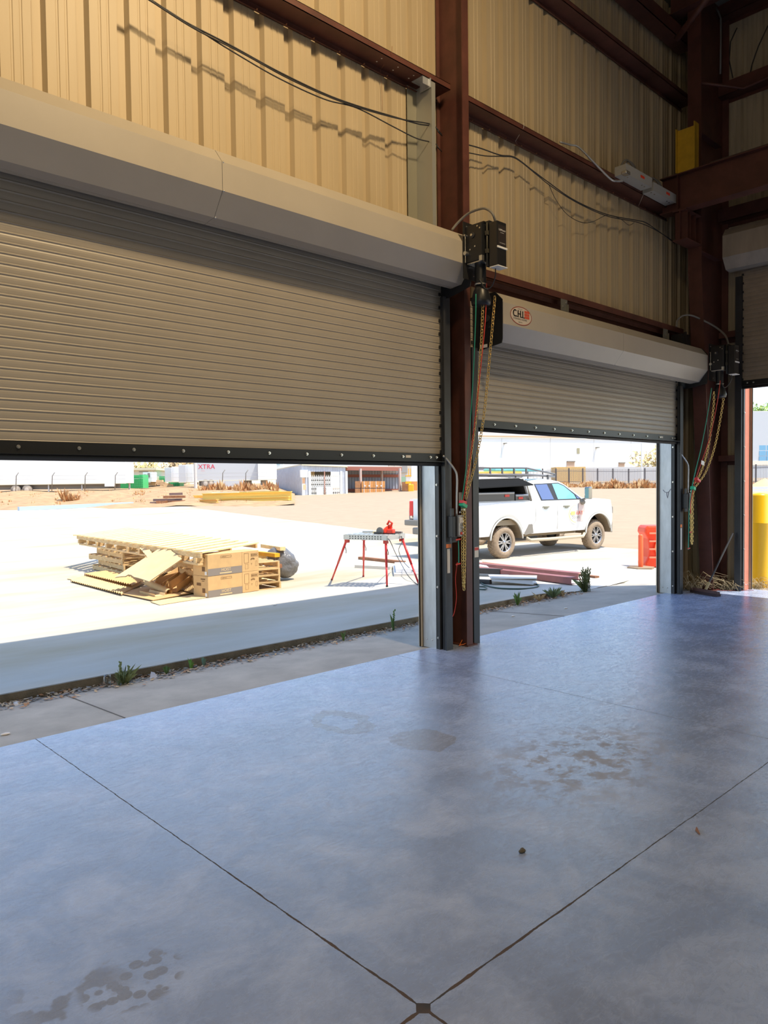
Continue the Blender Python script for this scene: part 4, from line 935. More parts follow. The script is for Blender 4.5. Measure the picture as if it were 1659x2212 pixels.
    if full:
        # sign writing on the front door
        s = -1; yy = -1.045
        b = MB(); b.prism([(2.86, yy+.008, .86), (3.18, yy+.008, .86), (3.17, yy+.008, 1.40), (2.96, yy+.008, 1.40)], (0, .004, 0)); b.build('door_decal', mat('decal_pink', (0.66, 0.52, 0.48), 0.4), t, local=True)
        b = MB(); b.text('RAY', (2.80, yy-.004, 1.045), (1, 0, 0), (0, 0, 1), .17, 0); b.build('sign_lettering', mat('sign_red', (0.85, 0.10, 0.03), 0.5), t, local=True)
        b = MB(); b.tube([(2.80+.30*math.cos(q*.3142), yy-.004, 1.08+.24*math.sin(q*.3142)) for q in range(5, 16)], .008, 5); b.box((2.58, yy-.006, 1.05), (2.76, yy-.002, 1.15)); b.build('sign_sun', mat('sign_yellow', (0.82, 0.74, 0.20), 0.5), t, local=True)
        b = MB(); b.text('DOORS', (2.62, yy-.004, .945), (1, 0, 0), (0, 0, 1), .10, 0); b.build('sign_lettering', m_greyp, t, local=True)
        # bed topper with its side hatch raised, showing the dark inside and two tool boxes
        b = MB()
        b.prism([(-1.22, -.93, 1.47), (-1.22, .93, 1.47), (-1.16, .80, 2.05), (-1.16, -.80, 2.05)], (.03, 0, 0))
        b.prism([(1.00, -.93, 1.47), (1.00, .93, 1.47), (.90, .80, 2.08), (.90, -.80, 2.08)], (.03, 0, 0))
        b.prism([(-1.22, -.80, 2.03), (-1.22, .80, 2.03), (.96, .80, 2.07), (.96, -.80, 2.07)], (0, 0, .03))
        b.prism([(-1.22, .92, 1.47), (1.0, .92, 1.47), (.94, .80, 2.06), (-1.2, .80, 2.04)], (0, .02, 0))
        b.prism([(-1.22, -.93, 1.46), (1.03, -.93, 1.46), (1.03, -.95, 1.48), (-1.22, -.95, 1.48)], (0, 0, .015))
        tp = b.build('topper', m_truck, t, local=True)
        b = MB(); b.box((-1.18, -.55, 1.40), (.97, .90, 1.46)); b.prism([(-1.18, .88, 1.46), (.95, .88, 1.46), (.90, .77, 2.02), (-1.15, .77, 2.02)], (0, -.01, 0)); b.prism([(.985, -.88, 1.47), (.985, .88, 1.47), (.89, .76, 2.03), (.89, -.76, 2.03)], (-.012, 0, 0)); b.prism([(-1.15, -.78, 2.02), (-1.15, .78, 2.02), (.90, .78, 2.05), (.90, -.78, 2.05)], (0, 0, .008)); b.build('topper_lining', mat('topper_lining', (0.035, 0.03, 0.025), 0.8), tp, local=True)
        b = MB(); b.prism([(-1.10, -.82, 2.03), (.72, -.82, 2.06), (.90, -1.16, 1.89), (-1.10, -1.16, 1.83)], (0, .02, .03)); hc = b.build('raised_hatch', mat('hatch_dark', (0.012, 0.012, 0.012), 0.9, spec=0.1), t, local=True)
        b = MB(); b.tube([(.05, -1.0, 1.95), (.10, -1.03, 1.91), (.15, -1.0, 1.95)], .012, 6); b.build('hatch_handle', m_zinc, hc, local=True)
        b = MB(); b.tube([(.93, -.84, 2.04), (1.02, -.97, 1.48)], .018, 6); b.tube([(.70, -1.10, 1.91), (.98, -.95, 1.50)], .011, 6); b.build('gas_strut', m_greyp, hc, local=True)
        for x0, x1, z1 in ((-1.05, .42, 1.70), (.46, .97, 1.63)):
            b = MB(); b.box((x0, -.92, 1.46), (x1, -.52, z1)); tb = b.build('tool_box', mat('toolbox_alu', (0.10, 0.095, 0.09), 0.4, metal=.4), t, local=True, bevel=.01)
            b = MB(); b.box((x0, -.93, z1-.03), (x1, -.52, z1+.03)); b.build('tool_box_lid', mat('toolbox_lid', (0.30, 0.31, 0.34), 0.3, metal=.5), tb, local=True, bevel=.02)
            xm = x1-.38 if x0 < 0 else x0+.10
            b = MB(); b.box((xm, -.935, z1-.10), (xm+.17, -.92, z1-.04)); b.build('tool_box_latch', m_redcord, tb, local=True)
        # roof rack with boards on it
        rk = MB()
        for s in (-1, 1):
            rk.tube([(-1.3, s*.74, 2.36), (1.10, s*.74, 2.36), (2.40, s*.62, 2.20)], .025, 7); rk.tube([(-1.3, s*.74, 2.18), (1.10, s*.74, 2.18), (2.40, s*.62, 2.13)], .030, 7)
            for x in (-1.2, -.75, -.30, .15, .60, 1.08): rk.bar((x, s*.74, 2.16), (x, s*.74, 2.37), .05, .03, up=(1, 0, 0))
            rk.tube([(2.40, s*.62, 2.20), (2.42, s*.6, 2.13)], .025, 7)
            for x in (-1.0, .70, 2.0): rk.bar((x, s*.72, 2.05), (x, s*.72, 2.18), .06, .04, up=(1, 0, 0))
        for x in (-1.25, -.4, .4, 1.1, 1.8, 2.41): rk.tube([(x, -.70 if x < 2 else -.62, 2.165), (x, .70 if x < 2 else .62, 2.165)], .022, 6)
        rack = rk.build('roof_rack', mat('rack_grey', (0.18, 0.175, 0.18), 0.4, metal=.3), t, local=True)
    return t
ra = ground(1085, 1206); fa = ground(1281, 1186)
az = math.atan2(fa.y-ra.y, fa.x-ra.x)
fwd = V((math.cos(az), math.sin(az), 0)); lft = V((-math.sin(az), math.cos(az), 0))
to = ra+lft*0.86
zg_ = gz(to.x, to.y)
# four wheels on each truck
def wheels(t):
    for x in (0, WB):
        for s in (-1, 1): wheel(t, x, s)
tr1 = pickup('white pickup truck with raised topper hatch and roof rack seen through the second door', (to.x, to.y, zg_), az)
wheels(tr1)
# boards carried on the rack (they rest on the truck, so they are things of their own)
def board(x0, x1, y0, y1, z, m, label):
    b = MB(); P = [(x, y) for x, y in ((x0, (y0+y1)/2), (x0+.2, y0), (x1-.2, y0), (x1, (y0+y1)/2), (x1-.2, y1), (x0+.2, y1))]
    o = V((to.x, to.y, zg_)); b.prism([o+fwd*x+lft*y+V((0, 0, z)) for x, y in P], (0, 0, .075)); return tag(b.build('paddle_board', m, bevel=.02), label, 'board')
board(-1.2, 1.2, -.66, -.25, 2.195, mat('board_yellow', (0.80, 0.52, 0.12), 0.4), 'yellow board lying lowest on the truck roof rack')
board(-.2, 2.0, -.64, -.2, 2.275, mat('board_teal', (0.20, 0.60, 0.66), 0.4), 'teal board on top of the boards on the truck rack')
board(-1.2, .9, -.2, .3, 2.195, mat('board_blue', (0.30, 0.50, 0.78), 0.4), 'light blue board on the far side of the truck rack')
pb2 = ground(872, 1177); D2_ = 24.0; rb0 = atd(873, 1136, 24.0); o2 = V((rb0.x, rb0.y, 0))+fwd*1.50-lft*1.0
tr2 = pickup('second white pickup whose bumper and tail lamp show left of the galvanised jamb', (o2.x, o2.y, gz(o2.x, o2.y)), az, full=False)
wheels(tr2)
# ================================================================ things in the near yard
UP = V((0, 0, 1))
def gp(px, py, dz_=0.0):
    p = ground(px, py); p.z += dz_; return p
# ---- long slatted skid on stacks
ZT = 0.60
A_, B_, D_ = onz(165, 1155, ZT), onz(432, 1193, ZT), onz(556, 1172, ZT)
C_ = onz(272, 1139, ZT)
ul = (B_-A_).normalized(); uw = (D_-B_); WW = 1.9; LL = (B_-A_).length
uw = (uw-ul*uw.dot(ul)).normalized()
sk = thing('timber_skid', 'long slatted timber skid lying across the pallets in the yard', 'pallet', A_)
for i in range(19):
    u = (.05+(LL-.16)*i/18)/LL
    p, q = A_.lerp(B_, u)-UP*.012, C_.lerp(D_, u)-UP*.012
    b = MB(); b.bar(p, q, .165 if i % 3 else .20, .024); b.build('slat', m_wood2, sk)
for k in range(3):
    p, q = A_.lerp(C_, .02+.48*k)-UP*.065, B_.lerp(D_, .02+.48*k)-UP*.065
    b = MB(); b.bar(p, q, .04, .084); b.build('runner', m_wood, sk)
for i in range(11):
    b = MB(); b.obox(A_+ul*(.25+(LL-.4)*i/10)+uw*.06-UP*.15, (ul, uw, UP), .045, .09, .045); b.build('spacer_block', m_wood, sk)
b = MB(); b.obox(A_+ul*(LL/2+.1)+uw*.03-UP*.215, (ul, uw, UP), LL/2-.15, .045, .018); b.build('bottom_board', m_wood, sk)
def pallet(c, rz, label, L=1.35, W=1.1, dirty=m_wood):
    t = thing('pallet', label, 'pallet', c, rz, 'wooden pallets under the long skid')
    for i in range(7):
        b = MB(); x = -L/2+.05+(L-.1)*i/6; b.box((x-.05, -W/2, .112), (x+.05, W/2, .13)); b.build('deck_board', dirty, t, local=True)
    for y in (-W/2+.02, 0, W/2-.02):
        b = MB(); b.box((-L/2, y-.02, .02), (L/2, y+.02, .112)); b.build('stringer', dirty, t, local=True)
    for x in (-L/2+.05, 0, L/2-.05):
        b = MB(); b.box((x-.05, -W/2, 0), (x+.05, W/2, .018)); b.build('base_board', dirty, t, local=True)
    return t
rzl = math.atan2(ul.y, ul.x)
pc = A_+ul*1.75+uw*(WW*.48)
zz0 = gz(pc.x, pc.y)
nm = ['bottom pallet of the stack under the left of the long skid', 'second pallet from the ground under the left of the skid', 'third pallet up under the left of the skid', 'topmost pallet of the stack touching the long skid']
for i in range(4):
    pallet((pc.x+.05*math.sin(i*2.2), pc.y+.07*math.cos(i*3.1), zz0+.133*i), rzl+.05*math.sin(i*4), nm[i], L=2.0-.1*(i % 2), W=1.5)
pc2 = A_+ul*(LL-1.0)+uw*(WW*.55); z2 = gz(pc2.x, pc2.y)
for i in range(4):
    pallet((pc2.x, pc2.y+.04*math.sin(i*3), z2+.133*i), rzl+.04*math.sin(i*5+1), ['bottom pallet behind the cardboard boxes', 'second pallet up behind the cardboard boxes', 'third pallet up behind the cardboard boxes', 'top pallet under the right end of the skid'][i], L=1.5, W=1.4)
# timbers sticking out on the right of the boxes
for i, (px, py, h, L, m, lab) in enumerate(((597, 1264, .0, 1.0, m_wood2, 'lowest yellow timber end right of the boxes'), (600, 1258, .14, 1.1, m_wood, 'second timber end up right of the boxes'), (604, 1258, .28, 1.05, m_rust, 'brown plank end right of the boxes, third from the ground'), (610, 1255, .40, 1.1, m_wood2, 'pale timber end right of boxes, fourth from the ground'), (600, 1258, .50, 1.1, m_yellow, 'bright yellow timber end right of boxes, just under the top one'), (612, 1256, .62, 1.0, m_wood2, 'topmost pale timber end against the black trash bag'))):
    e = gp(px, py); d = (ul*.93+uw*.12*math.sin(i*2.3)).normalized(); e = e+UP*(h+.05)
    b = MB(); b.bar(e-d*L, e, .12, .075); tag(b.build('timber', m), lab, 'timber', 'timbers right of the cardboard boxes')
# ---- two operator cartons
def carton(label, zc):
    a, c, d = gp(450, 1292), gp(560, 1276), gp(425, 1289)
    x = (c-a); x.z = 0; Lx = x.length; x.normalize(); y = V((-x.y, x.x, 0)); Wd = .42
    base = V((a.x, a.y, gz(a.x, a.y)+zc)); H_ = .375
    t = thing('cardboard_carton', label, 'box', base, 0, 'stacked cartons in the yard')
    b = MB(); b.obox(base+x*Lx/2+y*Wd/2+UP*H_/2, (x, y, UP), Lx/2, Wd/2, H_/2); b.build('carton_body', m_card, t, bevel=.004)
    n = -y; o = base+n*.003
    def patch(u0, u1, v0, v1, m, nm_, off=.003):
        b = MB(); q = base+n*off; b.add([q+x*u0+UP*v0, q+x*u1+UP*v0, q+x*u1+UP*v1, q+x*u0+UP*v1], [(0, 1, 2, 3)]); return b.build(nm_, m, t)
    patch(.0, Lx*.655, .0, .125, mat('grey_print', (0.23, 0.19, 0.16), 0.8), 'printed_band')
    b = MB(); b.text('HOIST', base+n*.005+x*(Lx*.25)+UP*.065, x, UP, .075); b.build('lettering', m_card2, t); patch(Lx*.22, Lx*.45, .022, .042, m_card2, 'printed_bar', .005)
    ink = mat('brown_ink', (0.16, 0.08, 0.03), 0.8)
    b = MB(); q = base+n*.004
    def fr(u0, u1, v0, v1, w_=.004):
        for (a0, a1, c0, c1) in ((u0, u1, v0, v0+w_), (u0, u1, v1-w_, v1), (u0, u0+w_, v0, v1), (u1-w_, u1, v0, v1)): b.add([q+x*a0+UP*c0, q+x*a1+UP*c0, q+x*a1+UP*c1, q+x*a0+UP*c1], [(0, 1, 2, 3)])
    fr(Lx*.24, Lx*.45, .30, .338); b.text('LiftMaster', base+n*.005+x*(Lx*.262)+UP*.311, x, UP, .026)
    fr(Lx*.70, Lx*.79, .16, .34); fr(Lx*.84, Lx*.98, .27, .325); fr(Lx*.72, Lx*.78, .05, .14, .003); fr(Lx*.93, Lx*.965, .09, .18, .003); fr(Lx*.655, Lx*.658, 0, H_, .0015)
    for k in range(4): fr(Lx*.85+k*.035, Lx*.85+k*.035+.02, .285, .31, .008)
    b.tube([q+x*(Lx*.835)+UP*.22, q+x*(Lx*.86)+UP*.236, q+x*(Lx*.89)+UP*.236, q+x*(Lx*.91)+UP*.222], .006, 5)
    b.text('T', base+n*.005+x*(Lx*.835)+UP*.115, x, UP, .05)
    b.build('printing', ink, t)
    b = MB(); q2 = base-x*.004; yy = -n
    for v0, v1, u0, u1 in ((.31, .33, .08, .20), (.28, .29, .10, .17), (.20, .25, .20, .32), (.08, .16, .08, .16)): b.add([q2+yy*u0+UP*v0, q2+yy*u1+UP*v0, q2+yy*u1+UP*v1, q2+yy*u0+UP*v1], [(3, 2, 1, 0)])
    b.build('end_printing', ink, t)
    b = MB(); b.add([q2+yy*.02+UP*.02-x*.002, q2+yy*.08+UP*.02-x*.002, q2+yy*.08+UP*.08-x*.002, q2+yy*.02+UP*.08-x*.002], [(3, 2, 1, 0)]); b.build('end_sticker', m_label, t)
    b = MB(); b.obox(base+x*Lx*.5+y*Wd/2+UP*(H_+.003), (x, y, UP), Lx/2+.01, .01, .002); b.build('tape_seam', m_card2, t)
carton('lower printed cardboard carton standing on the concrete', 0.0)
carton('upper printed cardboard carton on top of the other carton', 0.378)
# ---- black trash bag
def blob(c, r, seed, n=26, m=18, amp=.09, slump=None):
    rnd = random.Random(seed); ph = [rnd.uniform(0, 6.28) for _ in range(12)]; b = MB(); P = []
    for j in range(m+1):
        t = math.pi*j/m
        for i in range(n):
            a = 2*math.pi*i/n
            d = 1+amp*(math.sin(3*a+ph[0]+2*math.cos(t*2+ph[1]))+.7*math.sin(7*a+ph[2]+4*t)+.6*math.sin(5*t*2+ph[3]+3*a)+.4*math.sin(13*a+ph[4]+9*t))
            v = V((r[0]*d*math.sin(t)*math.cos(a), r[1]*d*math.sin(t)*math.sin(a), r[2]*(math.cos(t)*(1 if t < 1.57 else .9))+r[2]))
            if slump: v += slump*(1-v.z/(2*r[2]))
            v.z = max(v.z, 0); P.append(V(c)+v)
    b.smooth = True
    b.add(P, [(j*n+i, (j+1)*n+i, (j+1)*n+(i+1) % n, j*n+(i+1) % n) for j in range(m) for i in range(n)]); return b
bc = gp(606, 1253)+V((0, .05, 0)); bb = blob(bc, (.31, .30, .35), 5, amp=.075, slump=RH*.14)
bo = bb.build('trash_bag', mat('bag_plastic', (0.15, 0.145, 0.145), 0.2, bump=1.0, bs=14)); tag(bo, 'black plastic trash bag slumped against the timbers', 'trash bag')
# ---- flattened cardboard, fluted sheets, tubes and scraps
def sheet(name, pts, m, label, th=.012, flute=0, grp=None, cat='cardboard', nu=40, nv=3):
    """four corners a b c d; flutes run from a-b to d-c"""
    a, c, d, e = [V(p) for p in pts]; b = MB(); nrm = (c-a).cross(e-a).normalized(); nrm = nrm if nrm.z > 0 else -nrm
    if not flute: b.prism([a, c, d, e], nrm*th)
    else:
        for off in (0, th*.5):
            for j in range(nv):
                r0, r1 = [], []
                for i in range(flute*2+1):
                    u = i/(flute*2); h = nrm*((th if i % 2 else 0)+off)
                    for r_, v in ((r0, j/nv), (r1, (j+1)/nv)): r_.append((a+(c-a)*u)*(1-v)+(e+(d-e)*u)*v+h)
                b.strip(r0, r1)
    return tag(b.build(name, m), label, cat, grp)
sheet('cardboard_sheet', [gp(152, 1258, .01), gp(262, 1288, .02), gp(318, 1262, .06), gp(205, 1243, .05)], m_card2, 'large fluted cardboard sheet lying flat at the left of the heap', .03, 26)
sheet('cardboard_sheet', [gp(182, 1250, .08), gp(285, 1278, .10), gp(310, 1268, .12), gp(235, 1246, .11)], m_card, 'second fluted cardboard sheet on top of the flat one', .03, 22)
sheet('cardboard_sheet', [gp(255, 1284, .02), gp(330, 1300, .02), gp(420, 1283, .02), gp(330, 1268, .03)], m_card, 'plain brown cardboard sheet in front of the scraps', .012)
sheet('cardboard_sheet', [gp(325, 1301, .005), gp(345, 1308, .005), gp(445, 1292, .005), gp(425, 1284, .005)], m_card2, 'thin cardboard strip nearest the camera by the cartons', .008)
sheet('cardboard_sheet', [gp(145, 1252, .01), gp(205, 1262, .01), gp(215, 1258, .02), gp(158, 1248, .03)], m_card2, 'small curled cardboard flap at the far left of the heap', .01)
q0, q1 = atd(247, 1247, 13.7), atd(322, 1256, 13.0)
q2, q3 = atd(393, 1207, 13.3), atd(345, 1184, 14.3)
lean = thing('leaning_panel', 'big pale bent cardboard panel leaning up against the skid', 'cardboard', q0)
b = MB(); b.smooth = True; r0 = []; r1 = []
for i in range(13):
    u = i/12; bow = UP*(.05*math.sin(math.pi*u)+(.03 if 4 < i < 7 else 0)); r0.append(q0+(q1-q0)*u+bow); r1.append(q3+(q2-q3)*u+bow)
b.strip(r0, r1); b.strip([p-UP*.015 for p in r0], [p-UP*.015 for p in r1]); b.build('panel', m_card2, lean)
sheet('cardboard_sheet', [onz(300, 1184, .50), onz(318, 1205, .40), onz(332, 1202, .42), onz(318, 1182, .52)], m_card2, 'small fluted piece sticking up left behind the leaning panel', .03, 5)
rnd = random.Random(3)
def tube_scrap(px0, py0, z0, px1, py1, z1, r, m, label):
    p, q = gp(px0, py0, z0), gp(px1, py1, z1); b = MB(); b.smooth = True
    n = 14; b.cyl(p, q, r, n=n, cap=False); b.cyl(p, q, r*.88, n=n, cap=False)
    tag(b.build('cardboard_tube', m), label, 'tube', 'cardboard tubes in the scrap heap')
tube_scrap(372, 1258, .42, 402, 1262, .62, .08, m_card2, 'uppermost cardboard tube in the scrap heap')
tube_scrap(378, 1262, .32, 424, 1262, .46, .075, m_card2, 'cardboard tube pointing at the upper carton')
tube_scrap(362, 1268, .20, 388, 1252, .42, .085, m_card, 'dark ended cardboard tube in mid heap')
tube_scrap(318, 1276, .16, 366, 1287, .06, .06, m_card2, 'cardboard tube slanting down in front of the heap')
tube_scrap(398, 1272, .18, 420, 1254, .30, .06, m_card2, 'short cardboard tube beside the lower carton')
def trough(px0, py0, z0, px1, py1, z1, w_, h_, label, m=m_card):
    p, q = gp(px0, py0, z0), gp(px1, py1, z1); d = (q-p).normalized(); s = UP.cross(d).normalized(); u = d.cross(s); b = MB()
    for a, c in (((-w_, 0), (w_, 0)), ((-w_, 0), (-w_-.02, h_)), ((w_, 0), (w_+.02, h_))):
        P = [p+s*a[0]+u*a[1], q+s*a[0]+u*a[1], q+s*c[0]+u*c[1], p+s*c[0]+u*c[1]]; b.prism(P, (s*.006 if abs(a[0]-c[0]) < .05 else u*.006))
    tag(b.build('carton_scrap', m), label, 'cardboard', 'open carton scraps in the heap')
trough(340, 1280, .08, 402, 1262, .30, .07, .09, 'long open carton scrap lying across the heap')
trough(372, 1284, .04, 424, 1270, .24, .10, .14, 'wide open carton scrap next to the lower carton')
trough(390, 1262, .36, 424, 1268, .36, .07, .08, 'small open carton scrap below the tubes')
trough(330, 1270, .12, 362, 1262, .26, .07, .07, 'crumpled carton scrap under the leaning panel')
trough(312, 1284, .03, 345, 1292, .03, .08, .05, 'flattened open carton at the front of the heap', m_card2)
sheet('cardboard_sheet', [gp(398, 1283, .03), gp(425, 1288, .03), gp(418, 1270, .22), gp(396, 1268, .20)], m_card2, 'pale fluted piece leaning on the lower carton', .035, 8)
sheet('cardboard_sheet', [gp(345, 1266, .20), gp(362, 1268, .20), gp(372, 1258, .36), gp(350, 1256, .34)], m_card2, 'pale fluted piece in the middle of the heap', .03, 6)
# ---- folding work table with red legs
P0, P1, P2 = onz(743, 1155, .80), onz(836, 1157, .80), onz(874, 1152, .80); P3 = P0+P2-P1
tb = thing('work_table', 'folding work table with red splayed legs standing on the concrete', 'table', gp(790, 1256))
ex = (P1-P0); ey = (P3-P0); LX, LY = ex.length, ey.length; ex.normalize(); ey.normalize(); cc = (P0+P2)/2
m_alu = mat('perforated_alu', (0.55, 0.55, 0.52), 0.4, metal=.6)
b = MB()
for i in range(9): b.obox(P0+ex*(LX*(i+.5)/9)+ey*LY/2+UP*.0, (ex, ey, UP), LX/9*.36, LY/2, .008)
b.obox(cc, (ex, ey, UP), LX/2, .03, .010); b.obox(cc-ey*LY*.33, (ex, ey, UP), LX/2, .04, .010); b.obox(cc+ey*LY*.33, (ex, ey, UP), LX/2, .04, .010); b.build('table_top', m_alu, tb)
b = MB(); b.obox(P0+ex*LX/2-UP*.045, (ex, ey, UP), LX/2, .012, .045); b.obox(P3+ex*LX/2-UP*.045, (ex, ey, UP), LX/2, .012, .045); b.obox(P0+ey*LY/2-UP*.045, (ex, ey, UP), .012, LY/2, .045); b.obox(P1+ey*LY/2-UP*.045, (ex, ey, UP), .012, LY/2, .045); ap = b.build('apron', m_alu, tb)
b = MB()
for i in range(12):
    for k in (0, 1): c_ = P0+ex*(LX*(.15+.065*i))-UP*(.025+.04*k)-ey*.013; b.cyl(c_, c_-ey*.001, .012, n=8)
b.build('apron_hole', m_dark, ap)
for top, (px, py), nm_ in ((P0, (717, 1253), 'a'), (P3, (785, 1246), 'b'), (P1, (836, 1268), 'c'), (P2, (905, 1264), 'd')):
    f = gp(px, py, .0); tp_ = top-UP*.07+(cc-top)*.10
    b = MB(); b.smooth = True; b.tube([f+UP*.01, f+(tp_-f)*.45], .018, 8); b.tube([f+(tp_-f)*.42, tp_], .023, 8); lg = b.build('leg', mat('leg_red', (0.62, 0.03, 0.03), 0.4), tb)
    b = MB(); b.obox(tp_-UP*.02, (ex, ey, UP), .035, .035, .06); b.build('leg_bracket', m_redcord, lg)
    b = MB(); b.cyl(f+UP*.0, f+UP*.03, .022, n=8); b.build('foot', m_dark, lg)
    b = MB(); q = f+(tp_-f)*.82; b.tube([q+ex*.02, q+ex*.045-UP*.08, q+ex*.04-UP*.13], .008, 5); b.build('clamp_lever', m_greyp, lg)
def on_table(u, v, h=.012): return P0+ex*(LX*u)+ey*(LY*v)+UP*h
vz = thing('saw', 'red power saw lying on the work table', 'tool', on_table(.80, .45))
q = on_table(.80, .45)
b = MB(); b.obox(q+UP*.045, (ex, ey, UP), .16, .06, .045); b.obox(q+ex*.04+UP*.10, (V((.9, 0, .4)), ey, V((-.4, 0, .9))), .09, .05, .05); b.build('saw_body', mat('tool_red', (0.80, 0.05, 0.02), 0.4), vz, bevel=.02)
b = MB(); b.tube([q+ex*.08+UP*.10, q+ex*.12+UP*.20, q+ex*.06+UP*.24, q+ex*.02+UP*.17], .022, 8); b.build('saw_handle', mat('tool_red', (0.8, .05, .02), .4), vz)
b = MB(); b.cyl(q-ex*.10-ey*.07+UP*.05, q-ex*.10-ey*.055+UP*.05, .075, n=20); b.build('saw_guard', m_greyp, vz)
b = MB(); b.obox(q+UP*.006, (ex, ey, UP), .18, .07, .005); b.build('saw_base', m_dark, vz)
for i, (u, v, L, m, lab) in enumerate(((.55, .55, .09, m_wood2, 'short wooden offcut on the work table'), (.30, .7, .14, m_zinc, 'flat bar lying on the left of the work table'), (.96, .7, .10, m_greyp, 'grey square tool at right end of the work table'), (.66, .3, .07, m_dark, 'dark clamp beside the saw on the table'), (.62, .75, .10, m_green, 'greenish tool behind the saw on the table'))):
    b = MB(); b.obox(on_table(u, v, .03), ((ex+ey*.3*math.sin(i*2)), (ey-ex*.3*math.sin(i*2)), UP), L, .025, .018); tag(b.build('hand_tool', m, bevel=.004), lab, 'tool', 'tools on the work table')
b = MB(); b.smooth = True; b.tube(catmull([on_table(.97, .1, .0)-UP*.05, on_table(1.08, .0, -.12), gp(855, 1240, .45), gp(868, 1240, .2), gp(880, 1252, .1), gp(893, 1258, .02), gp(906, 1266, .01)]), .008, 6); tag(b.build('power_cord', m_dark), 'power cord hanging from the table right corner to the ground', 'cord')
b = MB(); b.smooth = True; b.tube(catmull([on_table(1.0, .8, -.03), on_table(.98, .9, -.15), gp(862, 1238, .5), gp(872, 1238, .25), gp(896, 1243, .05)]), .008, 6); tag(b.build('power_cord', m_dark), 'thinner power cord looping by the red right leg', 'cord')
# ---- planks and panels beyond the table
def plank(px0, py0, px1, py1, w_, h_, m, label, name='plank', cat='plank', dz_=0.0):
    p, q = gp(px0, py0, h_/2+dz_), gp(px1, py1, h_/2+dz_); b = MB(); b.bar(p, q, w_, h_); return tag(b.build(name, m), label, cat)
plank(778, 1208, 872, 1218, .14, .07, m_rust, 'brown timber on the ground behind the work table')
plank(770, 1226, 846, 1230, .16, .07, mat('pale_panel', (0.66, 0.63, 0.56), 0.6), 'pale plank on the ground under the work table')
b = MB(); a = gp(850, 1238, .0); b.obox(a+RH*1.0+UP*.04, (RH, FH, UP), 1.0, .8, .04); tag(b.build('white_sheet', mat('white_sheet', (0.62, 0.62, 0.62), 0.5)), 'lower pale sheet of the stack right of the table', 'sheet')
b = MB(); b.obox(a+RH*1.04+FH*.1+UP*.12, (RH, FH, UP), 1.0, .7, .035); tag(b.build('white_sheet', mat('white_sheet2', (0.70, 0.70, 0.72), 0.5)), 'upper white sheet of the stack right of the table', 'sheet')
# ---- steel lying outside the second door
m_purlin = mat('pink_primed_purlin', (0.30, 0.105, 0.095), 0.5, var=.12, vs=4)
def purlin(p, q, label, s=1.0):
    p, q = V(p), V(q); d = (q-p).normalized(); sd = UP.cross(d).normalized(); b = MB(); L = (q-p)
    prof = [(-.09, 0), (-.09, .105), (-.03, .12)]
    for (a, h), (a2, h2) in (((-.10, 0.0), (-.10, .115)), ((-.10, .115), (.02, .125)), ((-.10, 0), (.02, 0))):
        A = [p+sd*a+UP*h, q+sd*a+UP*h, q+sd*a2+UP*h2, p+sd*a2+UP*h2]; b.prism(A, (sd*.005 if a == a2 else UP*.005))
    tag(b.build('steel_purlin', m_purlin), label, 'steel beam', 'primed purlins on the yard slab')
purlin(gp(985, 1233, .02), gp(1243, 1264, .02), 'pinkish red steel purlin on the slab, the nearer one'); purlin(gp(985, 1223, .02), gp(1258, 1254, .02), 'pinkish red steel purlin on the slab, the farther one')
plank(990, 1212, 1290, 1250, .10, .05, m_rust, 'thin dark steel angle lying behind the purlins', 'steel_angle', 'steel')
plank(985, 1238, 1083, 1243, .10, .13, m_guide, 'charcoal guide section lying by the purlins', 'steel_channel', 'steel')
plank(985, 1258, 1060, 1262, .09, .08, m_guide, 'short charcoal channel nearest the column outside', 'steel_channel', 'steel')
plank(1030, 1245, 1098, 1247, .06, .05, mat('bluegrey_channel', (0.16, 0.19, 0.22), .5), 'blue grey channel under the pale trim sheet', 'steel_channel', 'steel')
sheet('trim_sheet', [gp(1062, 1264, .07), gp(1062, 1262, .12), gp(1160, 1262, .09), gp(1152, 1266, .02)], mat('trim_cream', (.46, .43, .37), .5), 'bent pale trim sheet lying on the purlins', .006)
b = MB(); b.prism([gp(1055, 1254, .10), gp(1060, 1263, .10), gp(1160, 1263, .10), gp(1160, 1256, .10)], (0, 0, .012)); tag(b.build('trim_sheet', mat('cream_sheet', (.66, .62, .54), .5)), 'flat cream trim sheet across the purlins', 'sheet')
b = MB(); b.smooth = True; b.tube(catmull([gp(1036, 1258, .02), gp(1046, 1265, .015), gp(1075, 1272, .015), gp(1120, 1274, .015), gp(1155, 1271, .015), gp(1163, 1266, .015), gp(1152, 1263, .02)]), .013, 7); tag(b.build('garden_hose', mat('hose_green', (.03, .07, .05), .5)), 'dark green hose curled on the slab outside second door', 'hose')
b = MB(); b.tube(catmull([gp(1036, 1275, .015), gp(1048, 1275, .015), gp(1050, 1270, .015), gp(1036, 1269, .015)]), .012, 7); tag(b.build('garden_hose', mat('hose_green', (.03, .07, .05), .5)), 'end loop of a dark hose right beside the guide', 'hose')
bt = blob(gp(1154, 1264), (.06, .05, .035), 8, 12, 8); tag(bt.build('crumpled_paper', m_white), 'crumpled white paper by the hose end', 'litter')
bt = blob(gp(1143, 1261), (.045, .04, .03), 9, 10, 7); tag(bt.build('glove', m_dark), 'small black glove by the crumpled paper', 'litter')
plank(1210, 1240, 1252, 1241, .03, .015, m_rust, 'thin stick on the bright slab behind the weeds', 'stick', 'stick')
